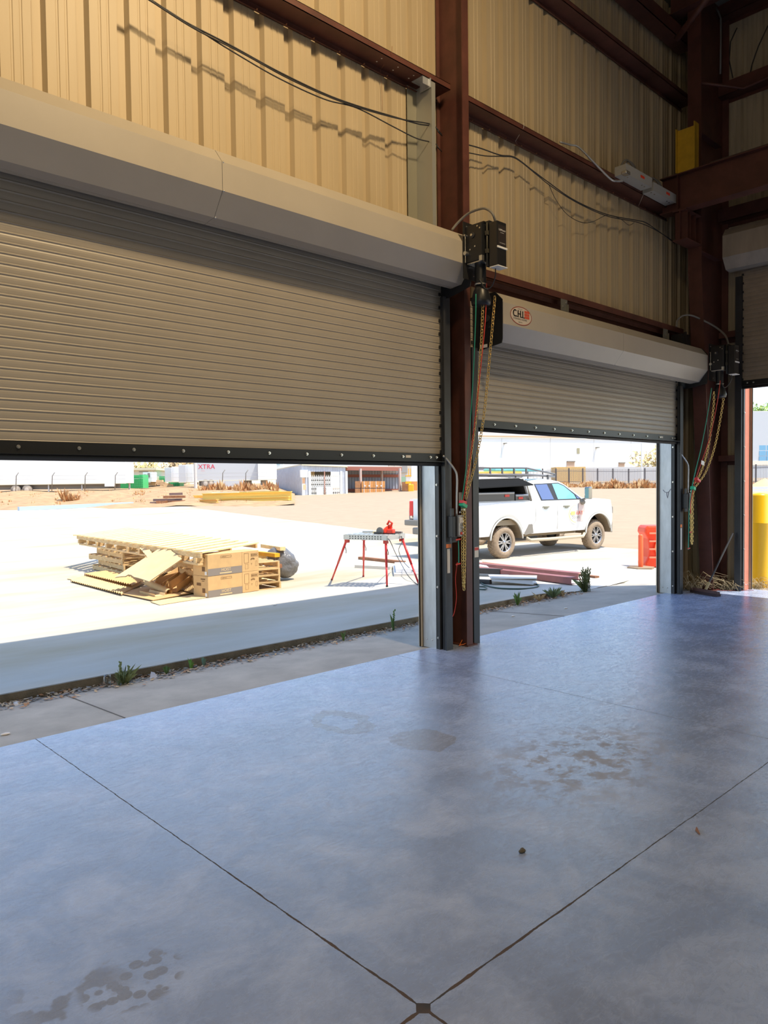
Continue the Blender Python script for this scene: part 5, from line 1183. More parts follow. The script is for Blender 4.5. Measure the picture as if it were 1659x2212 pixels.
# ---- orange barrier and delineator
bo = gp(1394, 1226); bx_, by_ = RH, FH
br = thing('traffic_barrier', 'orange plastic traffic barrier on the slab left of the galvanised jamb', 'barrier', bo)
pts = [(-.0, 0), (-.0, .10), (.06, .22), (.085, .40), (.06, .62), (-.01, .76), (.0, .86), (.06, .90)]
b = MB(); prof = pts+[(1.1-x if x < .5 else x, z) for x, z in pts[::-1]]
b.prism([bo+bx_*x+UP*z for x, z in prof], by_*.50); b.build('barrier_body', m_redpl, br, bevel=.04)
b = MB(); b.smooth = True; b.lathe([(.0, .0), (.20, .0), (.27, .03)], bo+bx_*.46-by_*.012+UP*.43, -by_, 24); b.build('barrier_recess', mat('barrier_pale', (0.95, .20, .06), .45), br)
b = MB()
for z in (.22, .40, .57, .74): b.bar(bo+bx_*.08-by_*.03+UP*z, bo+bx_*.25-by_*.03+UP*z, .05, .035)
b.build('barrier_rib', mat('rib_pale', (.95, .30, .18), .5), br)
dp = gp(1384, 1228); dl = thing('delineator_post', 'orange delineator post on a flat base in front of the barrier', 'post', dp)
b = MB(); b.smooth = True; b.lathe([(.045, .03), (.052, .08), (.05, .70), (.04, .72), (0, .72)], dp, UP, 16); b.build('post', mat('post_orange', (.95, .14, .04), .45), dl)
b = MB(); b.prism([dp+RH*(.29*math.cos(i*math.pi/3))+FH*(.29*math.sin(i*math.pi/3)) for i in range(6)], UP*.035); b.build('post_base', mat('base_tan', (.30, .22, .14), .9), dl)
# ---- bollard outside door 3
bl = thing('bollard', 'fat yellow bollard just outside the right wall door', 'bollard', V((12.80, 4.60, gz(12.8, 4.6))))
zc = gz(12.8, 4.6)
b = MB(); b.smooth = True; b.lathe([(.148, -.02), (.148, 1.05), (.151, 1.055), (.148, 1.06), (.148, 1.50), (.13, 1.53), (.0, 1.55)], (12.80, 4.60, zc), UP, 32); b.build('sleeve', mat('bollard_yellow', (0.86, 0.50, 0.005), .35), bl)
grass((12.62, 4.55, zc), 60, .10, .22, 'dry grass at the foot of the yellow bollard', seed=11); grass((12.70, 4.28, zc), 60, .16, .15, 'dry grass right of the yellow bollard', seed=12)
# barricade pieces further out
for i, (px, D, w_, rows, lab) in enumerate(((1598, 21.0, .22, ((1128, 1150), (1160, 1170), (1192, 1202)), 'red and white barricade end left of the yellow bollard'), (1653, 21.0, .9, ((1128, 1150), (1160, 1176), (1185, 1195)), 'red and white barricade end right of the yellow bollard'))):
    t = thing('barricade', lab, 'barricade', far(px, D))
    for r0, r1 in rows:
        b = MB(); a = atd(px, r0, D); c = atd(px, r1, D); b.obox((a+c)/2+RH*w_/2, (RH, FH, UP), w_/2, .02, (a.z-c.z)/2); b.build('board', m_redpl, t)
    p = far(px, D); b = MB(); b.obox(p+RH*.1+UP*.5, (RH, FH, UP), .03, .03, .5); b.build('leg', m_white, t)
# ---- gutter: leaf litter, weeds, rubbish
b = MB(); rnd = random.Random(5)
for i in range(2600):
    x = rnd.uniform(0.8, 10.6); y = 6.69-abs(rnd.gauss(0, .12)); 
    if y < 6.3: continue
    z = apz(x, y)+.004+.02*max(0, 1-(6.7-y)/.12)*rnd.random(); s = rnd.uniform(.010, .034); a = rnd.uniform(0, 6.28); tl = rnd.uniform(-.5, .5)
    u = V((math.cos(a), math.sin(a), tl*.6))*s; v = V((-math.sin(a), math.cos(a), rnd.uniform(-.4, .4)))*s*rnd.uniform(.3, .6); c = V((x, y, z+s*.3)); b.cur = rnd.randrange(3)
    b.add([c-u, c+v, c+u, c-v], [(0, 1, 2, 3)])
tag(b.build('leaf_litter', [mat('leaf_brown', (.40, .22, .11), .9), mat('leaf_tan', (.58, .44, .28), .9), mat('pebble_grey', (.30, .28, .25), .9)]), 'dry leaf litter and grit along the gutter below the curb', 'leaf litter', None, 'stuff')
def weed(c, n, h, label, blade=.012, m=m_leaf, seed=2, stalks=0, spread=.5, name='weed'):
    rnd = random.Random(seed); b = MB(); c = V(c)
    for i in range(n):
        a = rnd.uniform(0, 6.28); r = rnd.uniform(.1, 1)*spread; L = h*rnd.uniform(.5, 1.1); d = V((math.cos(a), math.sin(a), 0)); s = V((-d.y, d.x, 0))*blade*rnd.uniform(.6, 1.2)
        p0, p1, p2 = c+d*.01, c+d*(L*r*.45)+UP*L*.65, c+d*(L*r)+UP*L*rnd.uniform(.7, 1.05)
        b.add([p0-s*.4, p0+s*.4, p1+s, p2, p1-s], [(0, 1, 2, 3, 4)])
    for i in range(stalks):
        a = rnd.uniform(0, 6.28); L = h*rnd.uniform(1.1, 1.7); q = c+V((math.cos(a), math.sin(a), 0))*L*.12; c0 = c+V((rnd.uniform(-.5, .5), rnd.uniform(-.3, .1), 0))*h*.8; P = [c0, c0+(q-c)*.4+UP*L*.5, c0+(q-c)+UP*L]; b.tube(P, .004, 4)
        for k in range(14): 
            z = P[1]+(P[2]-P[1])*(k/13); a2 = rnd.uniform(0, 6.28); b.ball(z+V((math.cos(a2), math.sin(a2), 0))*.01, .009, 5, 3)
            z2 = P[0]+(P[1]-P[0])*(k/13); d = V((math.cos(a2*3), math.sin(a2*3), 0)); s = V((-d.y, d.x, 0))*.006; b.add([z2-s, z2+s, z2+d*.07+UP*.03], [(0, 1, 2)]); b.add([z2-s, z2+s, z2-d*.06+UP*.035], [(0, 1, 2)])
    return tag(b.build(name, m), label, 'weed')
def gut(px, py): p = onz(px, py, -.085); return V((p.x, min(p.y, 6.68), -.085))
weed(gut(268, 1478), 60, .15, 'sprawling weed in the gutter beside the crushed plastic cup', .005, mat('weed_pale', (.24, .29, .13), .8), 3, 3, 1.1)
weed(gut(360, 1456), 22, .09, 'small green weed in the gutter, first right of the plastic wrapper', .007, m_leaf, 4)
weed(gut(413, 1446), 22, .11, 'bright green weed in the gutter, middle of the three small ones', .007, mat('weed_bright', (.16, .34, .06), .7), 5)
weed(gut(440, 1438), 12, .10, 'broad leaved weed in gutter, rightmost of the three small ones', .016, mat('weed_blue', (.18, .30, .22), .7), 6)
weed(gut(850, 1362), 10, .22, 'thin weed in the gutter near the galvanised jamb', .008, m_leaf, 7, 1)
weed(gut(742, 1385), 7, .12, 'tiny weed in the gutter left of the jamb', .010, m_leaf, 17)
weed(gut(1195, 1292), 110, .17, 'grey green leafy clump in the gutter outside the second door', .008, mat('weed_grey', (.19, .26, .14), .8), 8, 0, 1.1)
weed(gut(1118, 1308), 34, .22, 'thin grassy weed in the gutter just right of column', .004, m_leaf, 9)
weed(gut(1165, 1298), 30, .12, 'low brownish weed left of the grey green clump', .012, m_straw, 10, 0, 1.2)
weed(gut(1262, 1278), 26, .24, 'tall weed with seed stalks at the end of the curb', .007, mat('weed_olive', (.13, .17, .07), .8), 12, 20, 1.0)
weed(gut(1215, 1288), 30, .12, 'low dry weed right of the grey green clump', .012, m_straw, 14, 0, 1.2)
p = gut(230, 1484); b = MB(); b.smooth = True; b.lathe([(.03, 0), (.036, .03), (.034, .07), (.028, .11), (.0, .115)], p, V((.15, .1, 1)), 14); tag(b.build('plastic_cup', mat('clear_plastic', (.92, .95, .95), .12, trans=1.0)), 'crushed clear plastic cup upright in the gutter', 'cup')
p = gut(328, 1466); b = MB(); b.prism([p+V((-.045, -.05, .005)), p+V((.045, -.04, .005)), p+V((.03, .0, .05)), p+V((-.0, .01, .06))], (0.0, .003, .004)); tag(b.build('plastic_wrapper', mat('wrapper', (.55, .58, .66), .2)), 'silvery plastic wrapper in the gutter by the weeds', 'wrapper')
p = gut(40, 1522); b = MB(); b.smooth = True; b.lathe([(.0, .012), (.035, .012), (.045, 0)], p, V((.3, -.3, 1)), 14); tag(b.build('paper_disc', m_label), 'pale round lid in the leaf litter at far left', 'litter')
for px, py, lab in ((594, 1308, 'white crumpled scrap on the shaded slab near its sunlit edge'), (1108, 1330, 'white scrap on the apron just right of the column'), (1222, 1315, 'white scrap on the apron in front of the weeds'), (12, 1590, 'white sliver at the left edge of the apron')):
    p = ground(px, py) if py < 1312 else onz(px, py, -.03); bt = blob(V((p.x, p.y, (gz(p.x, p.y) if py < 1312 else apz(p.x, p.y)))), (.035, .02, .008), px, 10, 6); tag(bt.build('paper_scrap', m_label), lab, 'litter', 'small white scraps')
# ================================================================ beyond the lot
def fpt(px, row, D):
    return atd(px, row, D)
def fquad(px0, r00, px1, r01, r10, r11, D):
    """box corners: left top r00, left bottom r10, right top r01, right bottom r11"""
    return [atd(px0, r10, D), atd(px1, r11, D), atd(px1, r01, D), atd(px0, r00, D)]
def fslab(b, px0, px1, rt, rb, D, dep=2.5, tilt=-0.0123, D1=None):
    """upright block facing the lot; rt/rb rows at its left edge; depth goes away from the viewer"""
    D1 = D if D1 is None else D1
    dr = (px1-px0)*tilt
    a, c = atd(px0, rb, D), atd(px1, rb+dr, D1); za, zb_, zt = a.z, c.z, atd(px0, rt, D).z
    a2, c2 = V((a.x, a.y, za)), V((c.x, c.y, za)); b.prism([a2, c2, V((c.x, c.y, zt)), V((a.x, a.y, zt))], FH*dep); return b
m_trl = mat('trailer_white', (0.82, 0.82, 0.80), .4); m_trlg = mat('trailer_grey', (0.56, 0.57, 0.58), .5); m_under = mat('trailer_under', (0.22, 0.20, 0.18), .8)
def fwheel(b, px, row, D, r, dep=.3):
    c = atd(px, row, D); c = c-FH*.05
    b.smooth = True
    b.lathe([(r*.35, -.0), (r*.6, .0), (r*.62, .06), (r*.95, .06), (r, .10), (r, dep)], c, FH, 18); b.smooth = False
def trailer(label, px0, px1, rt, rb, D, m, wheels_=(), legs=(), dep=2.5, text=None, tcol=None, tpx=0, trow=0, tsize=1, under=True, skirt=None):
    t = thing('semi_trailer', label, 'trailer', far((px0+px1)/2, D), 0, 'trailers parked beyond the dirt bank')
    b = MB(); fslab(b, px0, px1, rt, rb, D, dep); b.build('trailer_box', m, t, bevel=.04)
    b = MB(); fslab(b, px0, px1, rb-.8, rb+1.0, D-.03, .06); b.build('bottom_rail', mat('rail_cream', (.66, .62, .48), .5), t)
    if under: b = MB(); fslab(b, px0+6, px1-14, rb+.6, rb+11, D+.6, .3); b.build('frame', m_under, t)
    for px, row, r in wheels_:
        b = MB(); fwheel(b, px, row, D, r); b.build('wheel', mat('far_tyre', (.30, .25, .20), .9), t)
        b = MB(); c = atd(px, row, D)-FH*.07; b.lathe([(0, 0), (r*.30, 0), (r*.52, .03)], c, FH, 14); b.build('hub', mat('hub_pale', (.55, .48, .40), .6), t)
    for px, r0, r1 in legs:
        b = MB(); fslab(b, px-1, px+1, r0, r1, D+.2, .12); b.build('landing_leg', m_trlg, t)
    if skirt:
        b = MB(); fslab(b, skirt[0], skirt[1], rb+.5, skirt[2], D-.02, .05); b.build('side_skirt', m_trlg, t)
    if text:
        b = MB(); o = atd(tpx, trow, D-.06); b.text(text, o, RH, UP, tsize); b.build('lettering', tcol, t)
    return t
trailer('long white trailer at far left with green lettering', -110, 272, 985, 1048.5, 77, m_trl, ((33, 1058.5, .52), (58, 1058, .52)), ((105, 1047, 1063), (177, 1047, 1062)), text='GREIF', tcol=mat('greif_green', (.05, .45, .30), .5), tpx=211, trow=1003, tsize=.66)
b = MB(); fslab(b, 226, 244, 1042.5, 1051, 76.5, .8); tag(b.build('utility_box', m_trl), 'white box under the right end of the long lettered trailer', 'box')
trailer('grey white trailer seen end on, left of the two between dumpster and pole', 356, 371, 1010, 1041, 88, m_trlg, under=False, dep=.3)
trailer('bright white trailer back, left of the pair beside the dumpster', 371, 386, 1008.5, 1041, 88.5, m_trl, under=False, dep=6)
trailer('grey trailer side next to the tall pole', 386, 402, 1004.5, 1042, 84, m_trlg, under=False, dep=.3)
trailer('bright white trailer back next to the tall pole', 402, 417, 1003.5, 1042, 84.5, m_trl, under=False, dep=6)
trailer('pale grey trailer with red lettering behind the bank', 424, 557, 998, 1038.5, 82, m_trlg, ((444, 1045, .5), (456, 1045, .5)), text='XTRA', tcol=mat('xtra_red', (.70, .02, .06), .5), tpx=428, trow=1013, tsize=.72, skirt=(462, 526, 1051))
b = MB(); b.text('LEASE', atd(434, 1018, 81.9), RH, UP, .16)
xt = [o for o in bpy.data.objects if o.name.startswith('semi_trailer')][-1]; b.build('lettering', mat('xtra_pink', (.75, .35, .35), .5), xt)
trailer('white box trailer right of the red lettered one', 557, 591, 988, 1036.5, 81.5, m_trl, under=True)
trailer('pale grey trailer end behind the shed roof', 591, 612, 990, 1020, 92, m_trlg, under=False, text='SRF', tcol=mat('pale_teal', (.12, .40, .45), .5), tpx=593, trow=1005, tsize=.5)
trailer('long white trailer standing behind the corrugated shed', 612, 838, 984, 1030, 104, m_trl, under=False)
# a second green dumpster, little office and tanks
def dumpster(label, px0, px1, rt, rb, D):
    t = thing('green_dumpster', label, 'dumpster', far((px0+px1)/2, D), 0, 'green dumpsters beyond the bank')
    b = MB(); fslab(b, px0, px1, rt, rb, D, 2); b.build('bin', mat('dumpster_green', (.06, .50, .16), .5), t)
    b = MB(); k = px0+2
    while k < px1: fslab(b, k, k+.7, rt, rb, D-.06, .08); k += 4
    r = rt+5
    while r < rb: fslab(b, px0, px1, r, r+.8, D-.06, .08); r += 5
    b.build('bin_rib', mat('dumpster_rib', (.05, .36, .13), .5), t)
dumpster('big green dumpster right behind the end of the lettered trailer', 255, 309, 1026, 1055, 85)
dumpster('small green dumpster behind the end on trailers', 344, 357, 1029, 1042, 96)
dumpster('low green container below the end on trailers', 364, 388, 1041, 1051, 92)
of = thing('small_office', 'small cream building with flat roof behind the green dumpster', 'building', far(305, 95))
b = MB(); fslab(b, 278, 334, 1015, 1046, 95, 5); b.build('wall', mat('cream_wall', (.62, .58, .44), .7), of)
b = MB(); fslab(b, 274, 337, 1011, 1016, 94.6, 6); b.build('roof', mat('cream_roof', (.66, .60, .42), .6), of)
b = MB(); fslab(b, 300, 320, 1018.5, 1020, 94.9, .1); b.build('window', m_greyp, of)
cbn = thing('guard_booth', 'white booth with two dark windows standing beside the green dumpster', 'booth', far(317, 88))
b = MB(); fslab(b, 309, 328, 1020, 1041, 88, 2); b.build('booth_wall', m_trl, cbn)
for p0, p1, r0, r1 in ((319, 324, 1022, 1031), (311, 315, 1025, 1030)): b = MB(); fslab(b, p0, p1, r0, r1, 87.95, .1); b.build('window', m_greyp, cbn)
b = MB(); fslab(b, 328, 357, 1017, 1022, 100, 3); fslab(b, 330, 340, 1022, 1040, 100, 1); tag(b.build('pipe_rack', mat('rack_rust', (.34, .22, .16), .8)), 'rusty structure between booth and end on trailers', 'rack')
b = MB()
for i, (px, row) in enumerate(((336, 1043), (343, 1040), (350, 1044), (357, 1047), (330, 1046), (364, 1049))): b.obox(atd(px, row, 90), (RH+FH*.4*math.sin(i*3), FH, UP+RH*.3*math.cos(i*2)), .5, .3, .18)
tag(b.build('scrap_pile', mat('scrap_tan', (.60, .42, .25), .9)), 'pile of tan scrap boards before the pipe rack', 'scrap pile', None, 'stuff')
for i, (px, D, r0) in enumerate(((279.5, 79, 993), (422.5, 80, 996))):
    t = thing('tall_pole', ['pale pole beside the lettered trailer end', 'pale pole in front of the red lettered trailer'][i], 'pole', far(px, D)); p = far(px, D); zt = rowz(px, r0, D)
    b = MB(); b.smooth = True; b.cyl(p, V((p.x, p.y, zt)), .10 if i == 0 else .17, n=10); b.build('shaft', mat('pole_pale', (.58, .54, .50), .6), t)
    b = MB(); b.ball(V((p.x, p.y, zt)), .14, 8, 5); b.build('cap', m_white, t)
# security fence with bent arms along the bank top
fn = thing('wire_fence', 'thin wire fence with bent arms running before the trailers', 'fence', far(240, 74.5))
for px in (34, 112, 183, 248, 480, 530):
    D = 74.5 if px < 300 else 78
    b = MB(); r1 = 1048-px*.006 if px < 300 else 1046; r0 = 1028.5-px*.004 if px < 300 else 1022
    a, c = atd(px, r1+14, D), atd(px+1, r0, D); b.tube([a, c, c+RH*.25+UP*.35], .045, 5); b.build('post', m_greyp, fn)
b = MB()
for px0, px1, r0, r1, D in ((-40, 34, 1028.5, 1028, 74.5), (34, 112, 1028, 1027.5, 74.5), (112, 183, 1027.5, 1027.3, 74.5), (183, 248, 1027.3, 1026.8, 74.5), (248, 300, 1026.8, 1026, 74.5), (300, 480, 1025, 1022, 77), (480, 600, 1022, 1021, 78)):
    for k in (0, 8): b.tube([atd(px0, r0+k, D), atd(px1, r1+k, D)], .014, 4)
b.build('wire', mat('wire_grey', (.45, .43, .40), .6), fn)
# ---- materials stacked at the edge of the lot
def pipeish(px0, r0, px1, r1, D0, D1, w_, h_, m, label, name, cat, grp=None, dz_=0):
    a, c = ground(px0, r0), ground(px1, r1); a.z += h_/2+dz_; c.z += h_/2+dz_; b = MB(); b.bar(a, c, w_, h_); return tag(b.build(name, m), label, cat, grp)
pipeish(40, 1103, 286, 1092, 0, 0, .5, .28, mat('wrapped_blue', (.40, .52, .66), .4), 'long blue white wrapped bundle along the foot of the bank', 'wrapped_bundle', 'bundle')
b = MB(); 
for i, (px0, r0, px1, r1, h, m) in enumerate(((324, 1089, 360, 1087, 0, 0), (330, 1086, 392, 1084, .25, 0), (350, 1083, 398, 1082, .5, 1), (366, 1081, 395, 1080, .75, 0), (331, 1092, 362, 1094, 0, 0), (370, 1090, 410, 1092, 0, 1), (338, 1088, 400, 1086, .1, 1))):
    a, c = ground(px0, 1090), ground(px1, 1089); bb = MB(); bb.bar(a+UP*(.12+h)+FH*(i % 3)*.2, c+UP*(.12+h)+FH*(i % 3)*.2, .22, .2)
    tag(bb.build('steel_offcut', m_rust if m else mat('dark_rust', (.16, .10, .09), .8)), ['dark offcut at bottom left of the rusty pile', 'dark bar across the middle of the rusty pile', 'rust orange bar near the top of the rusty pile', 'dark topmost bar of the rusty pile', 'thin bar in front of the rusty pile at left', 'thin bar in front of the rusty pile at right', 'rust coloured bar low in the rusty pile'][i], 'steel bar', 'rusty steel offcut pile')
def ybeam(px0, px1, row, h, lab, fl=.45, D=64, sec=.16, m=None):
    a, c = atd(px0, row, D), atd(px1, row-(px1-px0)*.0245, D-1.5); b = MB(); d = (c-a); L = d.length; d.normalize(); n_ = V((d.y, -d.x, 0)); n_ = -n_ if n_.dot(FH) > 0 else n_
    m_ = (a+c)/2; b.obox(m_+UP*h, (d, n_, UP), L/2, fl/2, .03); b.obox(m_-UP*h, (d, n_, UP), L/2, fl/2, .03); b.obox(m_, (d, n_, UP), L/2, .03, h); tag(b.build('yellow_beam', m or mat('beam_yellow', (.80, .55, .12), .5)), lab, 'beam', 'yellow steel beams by the bank')
ybeam(438, 630, 1075.5, .35, 'long yellow steel beam, the deep one in front of the pile')
ybeam(432, 470, 1083, .12, 'short yellow beam lying before the long one', .3, 62, m=mat('beam_orange', (.75, .42, .10), .5)); ybeam(480, 625, 1080, .14, 'low yellow beam under the long deep one', .4, 63.5)
ybeam(446, 560, 1070, .15, 'yellow beam lying behind the deep one', .4, 66); ybeam(520, 605, 1066.5, .14, 'topmost yellow beam behind the deep one', .4, 66.5)
for i in range(8):
    a = atd(417+(i % 3)*1.5, 1071+i*1.7, 64.5+.2*(i % 2)); b = MB(); b.bar(a, a+RH*.9+FH*.1, .12, .055); tag(b.build('yellow_bar', m_yellow), 'slim yellow bar end at the left of the yellow beams', 'beam', 'slim yellow bar ends left of the beams')
for px0, px1, r0, r1, lab in ((457, 513, 1063.5, 1067.5, 'cream cover lying on the yellow beams at left'), (534, 556, 1062.5, 1068, 'white box on the middle of the yellow beams')):
    b = MB(); fslab(b, px0, px1, r0, r1, 66, .6); tag(b.build('cover_box', mat('cover_cream', (.78, .72, .55), .5)), lab, 'cover')
# ---- corrugated shed with folding gates and lean-to
DS = 84
sh = thing('corrugated_shed', 'corrugated metal shed with white folding gates at the edge of the lot', 'shed', far(670, DS))
m_cor = mat('shed_blue_grey', (.47, .49, .54), .5, var=.08, vs=2); m_cord = mat('shed_groove', (.36, .375, .42), .6)
def rib_wall(b, A, B, z0, z1a, z1b, pitch=.35, amp=.05):
    A, B = V(A), V(B); d = B-A; L = d.length; d.normalize(); n_ = V((d.y, -d.x, 0)); n_ = n_ if n_.dot(FH) < 0 else -n_; N_ = max(2, int(L/pitch)); lo = []; hi = []
    for i in range(N_*4+1):
        u = L*i/(N_*4); k = i % 4; off = amp if k in (1, 2) else 0; p = A+d*u+n_*off; t = u/L; lo.append((p.x, p.y, z0)); hi.append((p.x, p.y, z1a+(z1b-z1a)*t))
    b.strip(lo, hi)
fl_ = atd(652, 1078, DS); fr_ = atd(747, 1074, DS+3); bl_ = atd(597, 1076, DS+8); br_ = V((fr_.x, fr_.y, 0))+FH*10
zb0 = min(fl_.z, fr_.z, bl_.z)-.2; zt_f = atd(652, 1005, DS).z; zt_r = atd(747, 1009, DS+3).z; zt_b = atd(597, 1016, DS+8).z
b = MB(); rib_wall(b, bl_, fl_, zb0, zt_b, zt_f); b.build('side_wall', m_cor, sh)
b = MB(); A_f = fl_; Xf = (V((fr_.x, fr_.y, 0))-V((fl_.x, fl_.y, 0))); Wf = Xf.length; Xf.normalize(); nf = V((Xf.y, -Xf.x, 0)); nf = nf if nf.dot(FH) < 0 else -nf
def fw(u, z, o=0.0): p = V((fl_.x, fl_.y, 0))+Xf*(Wf*u)+nf*o; p.z = z; return p
zg0 = fl_.z+.15
rib_wall(b, fw(0, 0), fw(.155, 0), zb0, zt_f, zt_f, .3); rib_wall(b, fw(.86, 0), fw(1, 0), zb0, zt_r, zt_r, .3); rib_wall(b, fw(.155, 0), fw(.86, 0), zg0+2.95, zt_f, zt_r, .3); b.build('front_wall', m_cor, sh)
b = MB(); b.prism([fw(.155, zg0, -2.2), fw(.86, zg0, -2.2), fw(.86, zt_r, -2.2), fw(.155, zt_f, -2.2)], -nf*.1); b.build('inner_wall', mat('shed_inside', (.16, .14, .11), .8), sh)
b = MB(); zf1, zf2 = zt_f, zt_r
b.prism([fw(-.01, zf1, .25), fw(1.01, zf2, .25), V((br_.x, br_.y, zf2-.3)), V((bl_.x, bl_.y, zt_b))], (0, 0, .14)); b.build('roof', mat('shed_roof_tan', (.72, .62, .44), .6), sh)
for u, wd in ((.145, .05), (.865, .05), (.0, .06), (.985, .05)):
    b = MB(); b.prism([fw(u, zb0, .06), fw(u+wd, zb0, .06), fw(u+wd, zg0+3.0, .06), fw(u, zg0+3.0, .06)], nf*.08); b.build('door_post', m_trl, sh)
b = MB(); b.prism([fw(.495, zb0, .06), fw(.515, zb0, .06), fw(.515, zg0+3.0, .06), fw(.495, zg0+3.0, .06)], nf*.08); b.build('middle_post', mat('rust_post', (.42, .22, .16), .7), sh)
for g, (u0, u1) in enumerate(((.165, .49), (.52, .855))):
    b = MB(); n_ = 8; H_g = 2.45
    for i in range(n_):
        for dr in (1, -1):
            for k in range(5):
                ua = u0+(u1-u0)*(i+(0 if dr > 0 else 1))/n_; uc = u0+(u1-u0)*(i+(1 if dr > 0 else 0))/n_
                b.bar(fw(ua, zg0+H_g*k/5, .05), fw(uc, zg0+H_g*(k+1)/5, .05), .04, .03, up=tuple(nf))
    for i in range(n_+1): u = u0+(u1-u0)*i/n_; b.bar(fw(u, zg0, .06), fw(u, zg0+H_g+.12, .06), .04, .03, up=tuple(nf))
    b.build('folding_gate', mat('gate_white', (.85, .84, .80), .5), sh)
b = MB(); b.box((0, 0, 0), (.001, .001, .001))
for px, r0, r1, D, m, nm_, lab in ((655.5, 1014, 1025, DS-.3, m_trl, 'flood_light', None),): 
    b = MB(); b.obox(fw(.03, zt_f-.95, .3), (Xf, nf, UP), .45, .12, .42); b.build('flood_light', m_trl, sh)
for u, r, lab in ((.31, .5, 'white sheet sign standing at the left folding gate'), (.53, .5, 'white sheet sign standing at the right folding gate')):
    b = MB(); q = fw(u+.05, zg0+.5, .45); b.obox(q, (Xf, nf, UP), .42, .03, .70); tag(b.build('white_board', m_white), lab, 'board')
b = MB(); b.obox(fw(.30, zg0+2.7, -1.6), (Xf, nf, UP), .6, .3, .35); tag(b.build('stored_box', m_card2), 'tan box stored high inside the shed', 'box')
for u, zz_, cl, lab in ((.035, 1.9, 'sign_or', 'orange sign on shed corner, upper'), (.05, 1.2, 'sign_or', 'orange sign on shed corner, lower')):
    b = MB(); b.obox(fw(u, zg0+zz_, .16), (Xf, nf, UP), .16, .01, .30); b.build('warning_sign', mat('sign_orange_pale', (.80, .45, .25), .6), sh)
# lean-to with lumber
le = thing('lean_to', 'open lean-to of corrugated metal beside the shed', 'lean-to', far(805, DS+6))
DL = DS+6
zl0 = atd(805, 1071, DL).z-.1; l0, l1 = atd(747, 1070, DL+3), atd(866, 1070, DL+3)
ztl = atd(800, 1009, DL).z
b = MB(); rib_wall(b, l0, l1, zl0, ztl, ztl-.1, .35); b.build('back_wall', mat('lean_blue', (.36, .39, .46), .5), le)
b = MB(); q = [atd(747, 1008, DL-1), atd(868, 1010, DL-1)]; b.prism([V((q[0].x, q[0].y, ztl)), V((q[1].x, q[1].y, ztl-.1)), V((l1.x, l1.y, ztl)), V((l0.x, l0.y, ztl+.1))], (0, 0, .12)); b.build('roof', mat('lean_roof', (.66, .60, .48), .6), le)
b = MB(); b.bar(V((q[0].x, q[0].y, ztl-.15)), V((q[1].x, q[1].y, ztl-.3)), .15, .45); b.build('fascia_beam', mat('lean_red', (.42, .15, .10), .6), le)
for r in (1028, 1059): b = MB(); b.bar(atd(747, r, DL+2.8), atd(866, r, DL+2.8), .1, .35); b.build('wall_girt', mat('lean_red', (.42, .15, .1), .6), le)
for px, D in ((779, DL-1), (864, DL-1), (825, DL+2)): b = MB(); p = far(px, D); b.bar(V((p.x, p.y, zl0)), V((p.x, p.y, ztl-.2)), .22, .22, up=(1, 0, 0)); b.build('post', mat('lean_post', (.55, .42, .36), .6), le)
b = MB(); k = 826
while k < 864: b.prism([atd(k, 1015, DL+2.6), atd(k+1.5, 1015, DL+2.6), atd(k+1.5, 1022, DL+2.6), atd(k, 1022, DL+2.6)], FH*.05); k += 3.2
b.build('skylight_strip', m_white, le)
m_lum = mat('lumber_orange', (.68, .30, .09), .7, var=.1, vs=2); m_lumd = mat('lumber_dark', (.42, .20, .09), .8, var=.2, vs=3)
lb = [(767, 779, 1), (781, 794, 0), (794, 807, 0), (807, 820, 0), (820, 832, 0)]
for i, (p0, p1, dk) in enumerate(lb):
    for k, (r0, r1) in enumerate(((1039.5, 1054), (1055.5, 1071.5))):
        t = thing('lumber_bundle', ('upper' if k == 0 else 'lower')+' lumber bundle in the lean-to, '+['dark one at the left', 'just right of the red post', 'third from the left', 'fourth from the left', 'rightmost one'][i], 'lumber', far((p0+p1)/2, DL-2), 0, 'lumber bundles in the lean-to')
        b = MB(); fslab(b, p0+.2, p1-.2, r0, r1, DL-1.5, 2, tilt=0); b.build('boards', m_lumd if dk else m_lum, t)
        if not dk:
            b = MB(); fslab(b, p0+5, p0+6, r0, r1, DL-1.56, .05, 0); b.build('strap', m_white, t)
            b = MB(); fslab(b, p0+2+i % 2*3, p0+6+i % 2*3, r1-6, r1-3, DL-1.58, .05, 0); b.build('paper_tag', m_label, t)
# yard lumber and forklift right of the lean-to
b = MB(); fslab(b, 867, 902, 1066, 1070, DL-3, 2, 0); tag(b.build('timber_rack', mat('rack_yellow', (.78, .55, .15), .6)), 'low yellow timber rack by the lean-to', 'rack')
for p0, p1, r0, lab in ((869, 884, 1041, 'brown lumber stack left of the yellow forklift'), (889, 902, 1040, 'orange lumber stack right of the yellow forklift')):
    b = MB(); fslab(b, p0, p1, r0, 1066, DL-2, 2, 0); tag(b.build('lumber_stack', m_lumd if p0 < 880 else m_lum), lab, 'lumber')
fk = thing('forklift', 'yellow forklift with raised mast among the lumber stacks', 'forklift', far(887, DL-4))
b = MB(); fslab(b, 882, 894, 1046, 1068, DL-4, 1.5, 0); b.build('forklift_body', m_yellow, fk, bevel=.1)
b = MB(); fslab(b, 877, 889, 1028, 1040, DL-3.6, 1.2, 0); b.build('cab', m_white, fk); b = MB(); fslab(b, 876, 889, 1040, 1045, DL-3.8, 1.4, 0); fslab(b, 876, 889, 1027, 1029, DL-3.8, 1.4, 0); b.build('cab_frame', m_yellow, fk)
b = MB(); fslab(b, 882, 883.5, 1012, 1040, DL-3, .2, 0); fslab(b, 886, 887.5, 1012, 1040, DL-3, .2, 0); b.build('mast', m_yellow, fk)
gb = thing('tan_building', 'pale tan ribbed building behind the lean-to', 'building', far(850, 120))
